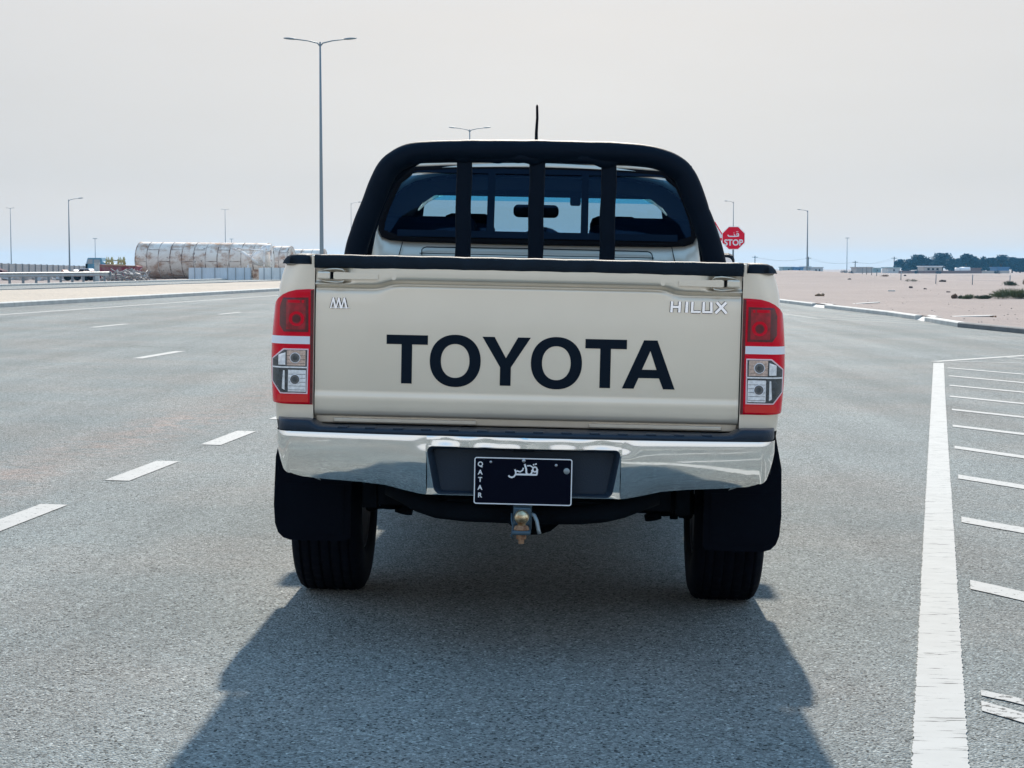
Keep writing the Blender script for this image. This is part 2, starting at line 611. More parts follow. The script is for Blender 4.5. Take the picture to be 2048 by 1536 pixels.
def st(s, t):
    """road coordinates -> world x, y"""
    return (s * CA + t * SA, -s * SA + t * CA)
def road_pt(s, t, dz=0.):
    x, y = st(s, t)
    return (x, y, road_z(x, y) + dz)

# asphalt: main carriageway and junction mouth as one cambered sheet
S_L = -16.75
tt = [-90, -40, -10, 0, 3, 6, 9, 12, 16, 20, 26, 32, 38, 44, 50, 57, 64, 72, 82, 95, 110, 130, 160, 200, 260, 350, 500, 800, 1600]
g = MB()
rows = []
for y in [-90, -40, -10, 0, 5, 10, 15, 20.4] + ys:
    xl = (S_L + y * SA / CA * 1) / CA if False else (S_L + y * SA) / CA
    xr = kerb_x(y) + .05
    cols = []
    for k in range(33):
        x = xl + (xr - xl) * k / 32 if xr < 40 or y > 36 else (xl + (14 - xl) * k / 24 if k <= 24 else 14 + (xr - 14) * (k - 24) / 8)
        cols.append((x, y, road_z(x, y)))
    rows.append(cols)
g.grid(rows)
structure(g.build('road', M['asphalt']))

# opposite carriageway beyond the median
g = MB()
g.grid([[(*st(s, t), z) for s, z in ((-38.5, .26), (-34, .30), (-26.6, .34))] for t in tt])
structure(g.build('far_road', M['asphalt']))
g = MB()
lo = [0, .5, 1, 2, 4, 7, 11, 16, 23, 32, 45, 60, 80, 110, 150, 220, 400, 900]
g.grid([[(*st(-38.7 - o, t), left_z(*st(-38.7 - o, t)) + (.06 if o < 1 else 0)) for o in lo] for t in tt])
structure(g.build('verge', M['sand']))

# raised sand median with its kerbs
g = MB()
ms = [-16.95 - .5 * k for k in range(19)]
tf = [-90, -40, -10] + [0 + 3 * k for k in range(50)] + [160, 200, 260, 350, 500, 800, 1600]
g.grid([[(*st(s, t), .46 + .03 * fbm(s, t, .35) + .05 * math.sin(math.pi * i / 18)) for i, s in enumerate(ms)] for t in tf])
structure(g.build('median', M['sand_pale']))

def kerb_strip(path, zf, w, h, side, name, m, seglen=1.0):
    """concrete kerb stones laid along a path; side +1 = body lies to the right"""
    g = MB()
    pts = [Vector((x, y, 0)) for x, y in path]
    segs = []
    for a, b in zip(pts, pts[1:]):
        n = max(1, int((b - a).length / seglen))
        if (b - a).length > 60: n = 1
        for k in range(n):
            segs.append((a.lerp(b, k / n), a.lerp(b, (k + 1) / n)))
    for a, b in segs:
        d = (b - a).normalized()
        nrm = Vector((d.y, -d.x, 0)) * side
        gp = .006 if (b - a).length < 3 else 0
        a2, b2 = a + d * gp, b - d * gp
        za, zb = zf(a.x, a.y), zf(b.x, b.y)
        prof = [(0, -.2), (0, h - .025), (.03, h), (w, h), (w, -.2)]
        r0 = [(a2.x + nrm.x * u, a2.y + nrm.y * u, za + v) for u, v in prof]
        r1 = [(b2.x + nrm.x * u, b2.y + nrm.y * u, zb + v) for u, v in prof]
        vs = g.grid([r0, r1], False, False)
        g.bm.faces.new(vs[0]); g.bm.faces.new(vs[1][::-1])
    return structure(g.build(name, m))

kt = [-20] + [k * 6 for k in range(0, 40)] + [400, 1600]
kerb_strip([st(S_L, t) for t in kt], lambda x, y: road_z(x, y), .2, .13, -1, 'kerb', M['concrete'])
kerb_strip([st(-26.6, t) for t in kt], lambda x, y: .36, .2, .13, 1, 'kerb', M['concrete'])
kerb_strip([st(-38.5, t) for t in kt], lambda x, y: .26, .2, .13, -1, 'kerb', M['concrete'])
kp = [(x, y) for y, x in KERB if y <= 130]
kA = [p for p in kp if p[1] <= 44]
kB = [(11.2, 44), (11.35, 47), (11.45, 48.6)]
kC = [(11.55, 50.2), (11.65, 54.5), (11.4, 60), (11.27, 63.2)]
kD = [(11.2, 65.4), (11.0, 73), (10.3, 82), (10.6, 95), (15, 130)]
kerb_strip(kA, road_z, .2, .13, 1, 'kerb', M['concrete_dark'])
for q in (kB, kC, kD):
    kerb_strip(q, road_z, .2, .13, 1, 'kerb', M['concrete'])
for (xa, ya), (xb, yb) in (((11.45, 48.6), (11.62, 50.2)), ((11.27, 63.2), (11.2, 65.4))):      # dropped pale outlets between the kerb runs
    g = MB()
    g.grid([[(xa + (xb - xa) * k / 6 + u, ya + (yb - ya) * k / 6, road_z(xa, ya) + v) for u, v in ((-.02, .002), (.02, .02), (.16, .10), (.35, .14), (.6, .11))] for k in range(7)])
    structure(g.build('kerb', M['outlet']))


# painted markings -------------------------------------------------
def paint_quad(g, a, b, w, dz=.004, n=12, jag=0., cut=None):
    a, b = Vector(a[:2]), Vector(b[:2])
    d = (b - a).normalized()
    nr = Vector((-d.y, d.x))
    if cut is not None:
        cut = Vector(cut).normalized()
        nr = cut / abs(cut.dot(nr)) * (1 if cut.dot(nr) > 0 else -1)
    rows = []
    for k in range(n + 1):
        c = a.lerp(b, k / n)
        j1 = random.uniform(-jag, jag); j2 = random.uniform(-jag, jag)
        p, q = c + nr * (w / 2 + j1), c - nr * (w / 2 + j2)
        rows.append([(p.x, p.y, road_z(p.x, p.y) + dz), (q.x, q.y, road_z(q.x, q.y) + dz)])
    g.grid(rows, False, False)

def line_px(p0, p1, w, name='lane_marking', m='line_clean', ext=0., n=12, jag=0., cut=None):
    a, b = hit(*p0), hit(*p1)
    if ext:
        b = b + (b - a).normalized() * ext
    g = MB(); paint_quad(g, a, b, w, n=n, jag=jag, cut=cut)
    return structure(g.build(name, M[m]))

# dashed lines parallel to the road
def dash(s, t0, t1, w=.15):
    g = MB(); paint_quad(g, st(s, t0), st(s, t1), w, n=6)
    structure(g.build('lane_marking', M['line_clean']))
def sof(px, py):
    p = hit(px, py); return p.x * CA - p.y * SA, p.x * SA + p.y * CA
sa, ta = sof(233, 962); sb, tb = sof(337, 923)
S1 = (sa + sb) / 2; T1, TL1 = ta, tb - ta
per = 2 * TL1
for k in range(-9, 6):
    dash(S1, T1 + per * k, T1 + per * k + TL1)
sa, ta = sof(265, 717); sb, tb = sof(369, 703)
for k in range(-1, 5):
    dash((sa + sb) / 2, ta + 9.4 * k, tb + 9.4 * k, .14)
sa, ta = sof(181, 655); sb, tb = sof(257, 648); sc_, tc_ = sof(440, 629)
for k in range(-1, 5):
    dash((sa + sb) / 2, ta + (tc_ - ta) * k, tb + (tc_ - ta) * k, .14)
g = MB(); sa, ta = sof(0, 628.5); sb, tb = sof(440, 600)
SE = (sa + sb) / 2
paint_quad(g, st(SE, -20), st(SE, 300), .15, n=120)
structure(g.build('edge_line', M['line_clean']))

# thick cracked line at the right
g = MB()
L_ = [(1866.8, 726.5), (1863.5, 784), (1855.8, 915), (1845.5, 1100), (1837, 1270), (1824, 1526), (1805, 1900)]
R_ = [(1888, 726.5), (1890, 784), (1898, 915), (1910.5, 1100), (1920.6, 1270), (1936, 1512), (1960, 1900)]
rows = []
for i in range(len(L_) - 1):
    a0, a1, b0, b1 = hit(*L_[i]), hit(*L_[i + 1]), hit(*R_[i]), hit(*R_[i + 1])
    n = int((a0 - a1).length / .014)
    for k in range(n):
        a, b = a0.lerp(a1, k / n), b0.lerp(b1, k / n)
        a.x += random.uniform(-.0035, .003); b.x += random.uniform(-.003, .0035)
        rows.append([(a.x, a.y, road_z(a.x, a.y) + .004), (b.x, b.y, road_z(b.x, b.y) + .004)])
# it runs on past the camera
a0, b0 = Vector(rows[-1][0]), Vector(rows[-1][1])
dd = ((a0 + b0) / 2 - (Vector(rows[-300][0]) + Vector(rows[-300][1])) / 2).normalized()
for k in range(1, 400):
    o_ = dd * (.06 * k)
    rows.append([(a0.x + o_.x, a0.y + o_.y, road_z(a0.x + o_.x, a0.y + o_.y) + .004), (b0.x + o_.x, b0.y + o_.y, road_z(b0.x + o_.x, b0.y + o_.y) + .004)])
g.grid(rows, False, False)
structure(g.build('edge_line', M['line']))
for k in range(8):
    y = 3.6 - 1.9 * k
    x0_ = a0.x + (y - a0.y) * dd.x / dd.y + .25
    g = MB(); paint_quad(g, (x0_, y), (x0_ + 3.5, y - .9), .22); structure(g.build('hatch_marking', M['line_clean']))
line_px((1869, 723.5), (2048, 711.5), .16, ext=8, name='hatch_marking')
for p0, p1, w, m in [((1902, 723), (2048, 727), .10, 'line_clean'), ((2008, 714.5), (2048, 718.5), .10, 'line_clean'), ((1895.5, 736), (2048, 749), .15, 'line_clean'),
                     ((1897.6, 752), (2048, 766), .15, 'line_clean'), ((1899, 771), (2048, 785), .15, 'line_clean'), ((1900, 793), (2048, 808), .15, 'line_clean'),
                     ((1903.7, 819.5), (2048, 835), .15, 'line_clean'), ((1905.6, 852), (2048, 869), .15, 'line_clean'), ((1909, 895), (2048, 915), .15, 'line_clean'),
                     ((1916.5, 954), (2048, 975), .165, 'line_clean'), ((1923, 1040), (2048, 1062), .165, 'line_clean'), ((1940.5, 1170), (2048, 1194), .165, 'line_clean'),
                     ((1962, 1387), (2048, 1406), .065, 'line_worn'), ((1963, 1413), (2048, 1438), .095, 'line_worn')]:
    line_px(p0, p1, w, name='hatch_marking', m=m, ext=3, n=60, jag=.003, cut=(.25, 1))
line_px((1500, 619), (1635, 637), .12, name='edge_line')
line_px((1635, 637), (1880, 650), .16, name='edge_line')
for a, b in (((1660, 634.5), (1885, 646.5)), ((1690, 631.5), (1870, 642)), ((1720, 629.5), (1850, 638.5))):
    line_px(a, b, .16, name='hatch_marking')

# loose stones on the asphalt
g = MB()
def stone(g, x, y, z, r):
    rr = bmesh.ops.create_icosphere(g.bm, subdivisions=1, radius=r)
    for v in rr['verts']:
        v.co = Vector((v.co.x * random.uniform(.8, 1.5), v.co.y * random.uniform(.8, 1.2), v.co.z * .7)) + Vector((x, y, z))
for px, py, r in [(1727, 1390, .007), (1684, 1408, .004), (162, 1115, .005), (60, 990, .006), (113, 978, .006), (377, 1014, .006), (480, 970, .008), (1819, 862, .007), (1772, 953, .006),
                  (465, 860, .006), (540, 1049, .007), (288, 1248, .003), (1941, 832, .012), (1628, 1370, .004), (700, 1300, .003), (352, 1256, .003)]:
    p = hit(px, py); stone(g, p.x, p.y, p.z + r * .3, r)
for _ in range(160):
    px, py = random.uniform(0, 2048), random.uniform(800, 1536)
    p = hit(px, py); r = random.uniform(.0015, .0032)
    stone(g, p.x, p.y, p.z + r * .3, r)
tag(g.build('gravel', mat('road_grit', (.03, .03, .03), .9)), 'tiny dark loose grit scattered over the asphalt', 'gravel', kind='stuff')
# ------------------------------------------------------------------ lettering helpers
def outline_mesh(name, loops, depth, place, m, parent, label=None, bevel=0.):
    """filled outlines (holes by even-odd) raised by depth; place(u, v, w) -> local point"""
    cu = bpy.data.curves.new(name, 'CURVE')
    cu.dimensions = '2D'; cu.fill_mode = 'BOTH'
    cu.extrude = depth / 2
    for lp in loops:
        sp = cu.splines.new('POLY'); sp.points.add(len(lp) - 1)
        for p, q in zip(sp.points, lp): p.co = (q[0], q[1], 0, 1)
        sp.use_cyclic_u = True
    return curve_to_obj(cu, name, depth, place, m, parent, label)
def curve_to_obj(cu, name, depth, place, m, parent, label=None):
    tmp = bpy.data.objects.new('tmp', cu); COL.objects.link(tmp)
    dg = bpy.context.evaluated_depsgraph_get()
    me = bpy.data.meshes.new_from_object(tmp.evaluated_get(dg))
    bpy.data.objects.remove(tmp); bpy.data.curves.remove(cu)
    for v in me.vertices:
        v.co = Vector(place(v.co.x, v.co.y, v.co.z + depth / 2))
    me.name = name
    me.materials.clear(); me.materials.append(m)
    bm = bmesh.new(); bm.from_mesh(me); bmesh.ops.recalc_face_normals(bm, faces=bm.faces[:]); bm.to_mesh(me); bm.free()
    o = bpy.data.objects.new(name, me); COL.objects.link(o)
    if parent: o.parent = parent
    if label: o['label'] = label
    return o
def text_mesh(name, s, size, depth, place, m, parent, bold=0., sx=1., label=None):
    cu = bpy.data.curves.new(name, 'FONT')
    cu.body = s; cu.size = size; cu.align_x = 'CENTER'; cu.align_y = 'CENTER'
    cu.extrude = depth / 2; cu.offset = bold; cu.resolution_u = 4
    return curve_to_obj(cu, name, depth, (lambda u, v, w: place(u * sx, v, w)), m, parent, label)
def strokes(name, lines, place, depth, m, parent, label=None):
    """lines: [(points, width)], each stroke a raised flat ribbon, each a hair higher than the last"""
    g = MB()
    for i, (pts, w) in enumerate(lines):
        P = [Vector(p) for p in pts]
        L, Rr = [], []
        for k, p in enumerate(P):
            t = (P[min(k + 1, len(P) - 1)] - P[max(0, k - 1)]).normalized()
            n = Vector((-t.y, t.x)) * w / 2
            L.append(p + n); Rr.append(p - n)
        d = depth + i * .00025
        for k in range(len(P) - 1):
            a, b, c, e = L[k], L[k + 1], Rr[k + 1], Rr[k]
            top = [g.bm.verts.new(Vector(place(q.x, q.y, d))) for q in (a, b, c, e)]
            bot = [g.bm.verts.new(Vector(place(q.x, q.y, 0))) for q in (a, b, c, e)]
            g.bm.faces.new(top)
            for j in range(4):
                if (j == 1 and k < len(P) - 2) or (j == 3 and k > 0): continue
                j2 = (j + 1) % 4
                g.bm.faces.new((top[j], bot[j], bot[j2], top[j2]))
    bmesh.ops.remove_doubles(g.bm, verts=g.bm.verts[:], dist=1e-6)
    return g.build(name, m, parent, label)
def arc(cx, cy, rx, ry, a0, a1, n=12):
    return [(cx + rx * math.cos(R(a0 + (a1 - a0) * k / n)), cy + ry * math.sin(R(a0 + (a1 - a0) * k / n))) for k in range(n + 1)]

# ------------------------------------------------------------------ the pickup truck (local: x right, y forward, z up, origin under the tailgate)
TR = empty('pickup_truck', (.0287, 6.03, 0), 'champagne beige double cab pickup truck with black sports bar, seen from behind on the asphalt', 'pickup truck')
TR.rotation_euler = (0, .021, -.0306)

def interp(tb, z):
    if z <= tb[0][0]: return tb[0][1]
    for (a, p), (b, q) in zip(tb, tb[1:]):
        if z <= b:
            u = (z - a) / (b - a); return p + (q - p) * u
    return tb[-1][1]
HWT = [(.45, .862), (.6, .872), (.80, .880), (.86, .885), (.93, .8895), (1.0, .892), (1.06, .8905), (1.12, .887), (1.2, .880), (1.26, .873), (1.30, .864), (1.336, .852)]
hw = lambda z: interp(HWT, z)
RC, RCY = .075, .10
def corner_y(x, z, proud=0.):
    h = hw(z) + proud * .7
    u = (x - (h - RC)) / RC
    if u <= 0: return .004 - proud
    u = min(u, .9995)
    return .004 - proud + RCY * (1 - math.sqrt(1 - u * u))
def corner_path(z, proud=0., x0=.737):
    h = hw(z) + proud * .7
    pts = [(x0, .004 - proud), ((x0 + h - RC) / 2, .004 - proud)]
    for k in range(9):
        q = math.pi / 2 * k / 8
        pts.append((h - RC + RC * math.sin(q), .004 - proud + RCY * (1 - math.cos(q))))
    return pts

AXR, AXF, ZW, RW = 1.12, 4.205, .385, .385
def arch(y, base=.60, r=.46):
    z = base
    for c in (AXR, AXF):
        d = abs(y - c)
        if d < r: z = max(z, ZW + math.sqrt(r * r - d * d))
    return z
# bed side panels with the rounded rear corner, one mesh per side
for sg in (-1, 1):
    g = MB()
    rows = []
    nz_ = 14
    ylist = [.104, .2, .35, .5, .6, .662, .68, .72, .78, .86, .95, 1.03, 1.12, 1.21, 1.3, 1.38, 1.45, 1.52, 1.56, 1.575]
    for k in range(nz_ + 1):
        v = k / nz_
        row = []
        for x, y in corner_path(.792 + (1.336 - .792) * v):
            row.append((sg * x, y, .792 + (1.336 - .792) * v))
        for y in ylist:
            zb = arch(y, .792 if y < .2 else .62)
            z = zb + (1.336 - zb) * v
            row.append((sg * hw(z), y, z))
        # turn in behind the cab gap
        z = .62 + (1.336 - .62) * v
        row.append((sg * (hw(z) - .03), 1.585, z))
        rows.append(row)
    g.grid(rows)
    # inner return along the tailgate opening and rail underside
    g.grid([[(sg * .737, .004, .792 + .544 * k / 6) for k in range(7)], [(sg * .737, .05, .792 + .544 * k / 6) for k in range(7)]], smooth=False)
    g.build('bed_side', M['paint'], TR)
    # inner wall of the bed
    g = MB()
    g.box((sg * .752, .79, 1.06), (.022, 1.48, .54))
    g.box((sg * .80, .80, 1.325), (.085, 1.5, .018))
    g.build('bed_wall', M['paint_in'], TR)
    # flare over the rear wheel
    g = MB()
    rows = []
    for k in range(25):
        a = math.pi * k / 24
        row = []
        for r_, xo in ((.455, .80), (.458, .945), (.475, .962), (.505, .955), (.53, .915), (.54, .884)):
            row.append((sg * xo, AXR - math.cos(a) * r_, max(.58, ZW + math.sin(a) * r_)))
        rows.append(row)
    g.grid(rows)
    g.build('wheel_arch', M['paint'], TR)

g = MB(); g.box((0, .80, .80), (1.5, 1.5, .03)); g.box((0, 1.54, 1.06), (1.5, .03, .54)); g.build('bed_floor', M['paint_in'], TR)

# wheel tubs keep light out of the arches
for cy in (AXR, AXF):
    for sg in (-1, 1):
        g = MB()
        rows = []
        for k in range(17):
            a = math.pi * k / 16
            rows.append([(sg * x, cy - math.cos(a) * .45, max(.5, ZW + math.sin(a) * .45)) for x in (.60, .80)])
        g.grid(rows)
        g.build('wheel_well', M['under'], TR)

# black rail caps on top of the bed sides: textured moulded ends
for sg in (-1, 1):
    g = MB()
    rows = []
    sec = [(-.001, 0), (.004, .012), (.016, .026), (.035, .033), (.06, .036), (.085, .036), (.103, .034), (.106, .006), (.106, -.004)]
    yy = [.001, .003, .012, .03, .06, .12, .5, 1.0, 1.5]
    sc = [.0, .55, .85, .97, 1, 1, 1, 1, 1]
    for y, q in zip(yy, sc):
        rows.append([(sg * (.858 - u - (.035 * (1 - min(1, y / .05)) ** 2 if u < .03 else 0)), y, 1.3365 + max(0, w) * q + min(0, w)) for u, w in sec])
    vs = g.grid(rows)
    g.bm.faces.new(vs[-1])
    g.build('rail_cap', M['black'], TR)
    g = MB(); g.box((sg * .7435, .03, 1.345), (.012, .05, .045), bev=.003); g.build('cap_end', M['paint'], TR)

# ---- tailgate
TG = None
def sm(u):
    u = max(0., min(1., u)); return u * u * (3 - 2 * u)
def tg_y(x, z):
    ax = abs(x)
    # proud band beneath the cap that rolls in to the main panel; it is deeper towards the latches
    e = 1 / (1 + math.exp(-(ax - .49) / .012))
    lo = 1.292 - .018 * e
    b = sm((z - (lo - .020)) / .020)
    y = -.026 * b
    y += .006 * sm((z - (lo - .030)) / .012) * (1 - b)
    # soft swage near the lower edge: the foot of the panel stands slightly proud
    y -= .0042 * sm((.900 - z) / .022)
    y += .006 * sm((.835 - z) / .025) ** 2
    y += .0045 * ((z - 1.07) / .2) ** 2 * (1 - b)
    y += .006 * (ax / .73) ** 4
    y += .030 * sm((ax - .612) / .018) * sm((z - 1.271) / .006) * sm((1.3262 - z) / .004)
    return y
g = MB()
zs = [.812, .815, .822, .835, .85, .865, .88, .885, .892, .899, .905, .912, .93, .96, 1.0, 1.05, 1.1, 1.15, 1.2, 1.235, 1.25, 1.254, 1.259, 1.263, 1.267, 1.27, 1.274, 1.278, 1.282, 1.286, 1.29, 1.30, 1.315, 1.33]
xs = [-.733 + 1.466 * k / 90 for k in range(91)]
rows = [[(x, tg_y(x, z) + (.010 if z == .812 else 0), z) for x in xs] for z in zs]
g.grid(rows)
g.grid([[(-.733, tg_y(-.733, z), z) for z in zs], [(-.733, .06, z) for z in zs]], smooth=False)
g.grid([[(.733, tg_y(.733, z), z) for z in zs], [(.733, .06, z) for z in zs]], smooth=False)
g.grid([[(x, tg_y(x, .812) + .01, .812) for x in xs], [(x, .06, .812) for x in xs]], smooth=False)
g.grid([[(-.733, .06, .812), (.733, .06, .812)], [(-.733, .06, 1.33), (.733, .06, 1.33)]], smooth=False)
TG = g.build('tailgate', M['paint'], TR)
g = MB()
sec = [(.062, 1.324), (.062, 1.362), (.052, 1.371), (.0, 1.3715), (-.020, 1.369), (-.0275, 1.362), (-.028, 1.330), (-.024, 1.3245), (.03, 1.3235)]
vs = g.grid([[(x, y, z + .0006 * math.sin(x * 37) + .0004 * math.sin(x * 91)) for y, z in sec] for x in [-.735 + 1.47 * k / 60 for k in range(61)]], True)
g.bm.faces.new(vs[0]); g.bm.faces.new(vs[-1])
g.build('tailgate_cap', M['black'], TG)
g = MB()
g.box((0, .10, 1.06), (1.478, .02, .50))
g.build('tailgate_gap', M['gap'], TR)
for cx in (-.461, .461):
    g = MB(); g.prism([(cx - .013, 1.324), (cx + .013, 1.324), (cx + .0075, 1.292), (cx + .004, 1.288), (cx - .004, 1.288), (cx - .0075, 1.292)], .014, lambda u, v, w: (u, -.012 - w, v))
    g.build('cap_clip', M['paint'], TG)
# latch levers with their wire loops
for sg in (-1, 1):
    z0 = 1.299
    g = MB()
    g.prism([(.515, z0 - .010), (.515, z0 + .0065), (.60, z0 + .0105), (.66, z0 + .013), (.668, z0 + .010), (.668, z0 - .010), (.66, z0 - .0125)], .022, lambda u, v, w: (sg * u, -.012 - w, v))
    lv = g.build('latch', M['paint'], TG)
    g = MB(); g.box((sg * .7015, -.020, z0), (.045, .026, .027), bev=.005); g.build('latch_pivot', M['paint'], lv)
    g = MB(); g.box((sg * .6745, -.018, z0), (.007, .02, .024)); g.build('latch_gap', M['gap'], lv)
    g = MB()
    for s2 in (1, -1):
        g.tube([(sg * .722, -.012, z0 + s2 * .012), (sg * .695, -.022, z0 + s2 * .0205), (sg * .66, -.030, z0 + s2 * .023), (sg * .638, -.030, z0 + s2 * .021), (sg * .63, -.026, z0 + s2 * .0125)], .0027, 8)
    g.build('latch_wire', M['paint'], lv)

# big lettering
def tp(y0):
    return lambda u, v, w: (u, tg_y(u, v) - w, v)
ux = lambda u: -.485 + (u - 100) * .000536
zt, zb_ = 1.099, .931
zv = lambda f: zt - f * (zt - zb_)
def ell(cx, cz, rx, rz, n=56, p=2.15):
    out = []
    for k in range(n):
        a = 2 * math.pi * k / n
        c, s_ = math.cos(a), math.sin(a)
        out.append((cx + rx * math.copysign(abs(c) ** (2 / p), c), cz + rz * math.copysign(abs(s_) ** (2 / p), s_)))
    return out
def T_(a, b, c, d):
    return [[(ux(a), zt), (ux(b), zt), (ux(b), zv(.193)), (ux(d), zv(.193)), (ux(d), zb_), (ux(c), zb_), (ux(c), zv(.193)), (ux(a), zv(.193))]]
def O_(a, b, c, d):
    return [ell((ux(a) + ux(b)) / 2, (zt + zb_) / 2 - .002, (ux(b) - ux(a)) / 2, .0905), ell((ux(c) + ux(d)) / 2, (zt + zb_) / 2 - .002, (ux(d) - ux(c)) / 2, .0585)]
letters = [T_(100, 367, 197, 266), O_(381, 710, 453, 637),
           [[(ux(a), zv(b)) for a, b in ((718, 0), (797, 0), (872, .43), (948, 0), (1030, 0), (905, .62), (905, 1), (835, 1), (835, .62))]],
           O_(1033, 1362, 1105, 1289), T_(1381, 1648, 1477, 1546),
           [[(ux(a), zv(b)) for a, b in ((1622, 1), (1697, 1), (1727, .778), (1858, .778), (1886, 1), (1961, 1), (1843, 0), (1757, 0))],
            [(ux(a), zv(b)) for a, b in ((1748, .604), (1841, .604), (1799, .22))]]]
for lp in letters:
    outline_mesh('letter', lp, .0012, lambda u, v, w: (u, tg_y(u, v) - .0006 - w, v), M['decal'], TG)
# chrome badges
bp_ = lambda u, v, w: (u, tg_y(u, v) - .0005 - w, v)
z0, z1 = 1.197, 1.2345; sw = .0085
def bst(name, L):
    o = strokes(name, L, bp_, .005, M['chrome_badge'], TG)
    strokes('badge_base', [(p, w + .004) for p, w in L], bp_, .0012, M['gap'], o)
bst('badge_letter', [([(.494, z0), (.4955, z1)], sw), ([(.521, z0), (.5225, z1)], sw), ([(.496, .5 * (z0 + z1)), (.521, .5 * (z0 + z1))], .008)])
bst('badge_letter', [([(.5455, z0), (.547, z1)], .0095)])
bst('badge_letter', [([(.5655, z1), (.5645, z0 + .004)], sw), ([(.5605, z0 + .0035), (.5935, z0 + .0035)], .0075)])
bst('badge_letter', [([(.6045, z1), (.6035, z0 + .003)], sw), ([(.630, z1), (.631, z0 + .003)], sw), ([(.600, z0 + .0035), (.6345, z0 + .0035)], .0075)])
bst('badge_letter', [([(.649, z1), (.683, z0)], .009), ([(.681, z1), (.645, z0)], .009)])
z0, z1 = 1.186, 1.223
for i, u in enumerate((-.681, -.662, -.643)):
    bst('badge_letter', [([(u, z0), (u + .009, z1)], .0045), ([(u + .009, z1 - .002), (u + .0175, z0)], .0065)])
g = MB(); g.box((-.648, tg_y(-.648, z0) - .002, z0 + .002), (.068, .003, .0035)); g.build('badge_bar', M['chrome_badge'], TG)

# sill below the tailgate
g = MB()
g.box((0, .055, .80), (1.46, .03, .022))
g.box((-.42, .045, .797), (.50, .04, .016), bev=.004); g.box((.45, .045, .797), (.46, .04, .016), bev=.004)
g.build('rear_sill', M['paint'], TR)
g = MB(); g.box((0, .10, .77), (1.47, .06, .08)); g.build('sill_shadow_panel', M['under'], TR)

# ---- tail lights
def lamp_pt(sg, proud):
    return lambda u, v, w: (sg * u, corner_y(u, v, proud + w), v)
def lens_patch(name, sg, poly, proud, m, parent, thick=.002, n=10):
    """a patch following the curved lamp surface; poly in (x, z), convex"""
    zs_ = [p[1] for p in poly]; z0, z1 = min(zs_), max(zs_)
    g = MB(); rows = []
    def span(z):
        xs_ = []
        for a, b in zip(poly, poly[1:] + poly[:1]):
            if (a[1] - z) * (b[1] - z) <= 0 and abs(a[1] - b[1]) > 1e-9:
                xs_.append(a[0] + (b[0] - a[0]) * (z - a[1]) / (b[1] - a[1]))
        return min(xs_), max(xs_)
    N = 10
    zz = sorted(set([z0 + 1e-5, z1 - 1e-5] + [z0 + (z1 - z0) * k / n for k in range(1, n)] + [min(max(p[1], z0 + 1e-5), z1 - 1e-5) for p in poly]))
    for z in zz:
        a, b = span(z)
        rows.append([(sg * (a + (b - a) * k / N), corner_y(a + (b - a) * k / N, z, proud), z) for k in range(N + 1)])
    g.grid(rows)
    # skirt so that the patch has thickness
    per_ = [r[0] for r in rows] + rows[-1][1:] + [r[-1] for r in rows[::-1]][1:] + rows[0][::-1][1:-1]
    g.grid([[p for p in per_], [(p[0], p[1] + thick, p[2]) for p in per_]], True, False)
    return g.build(name, m, parent)
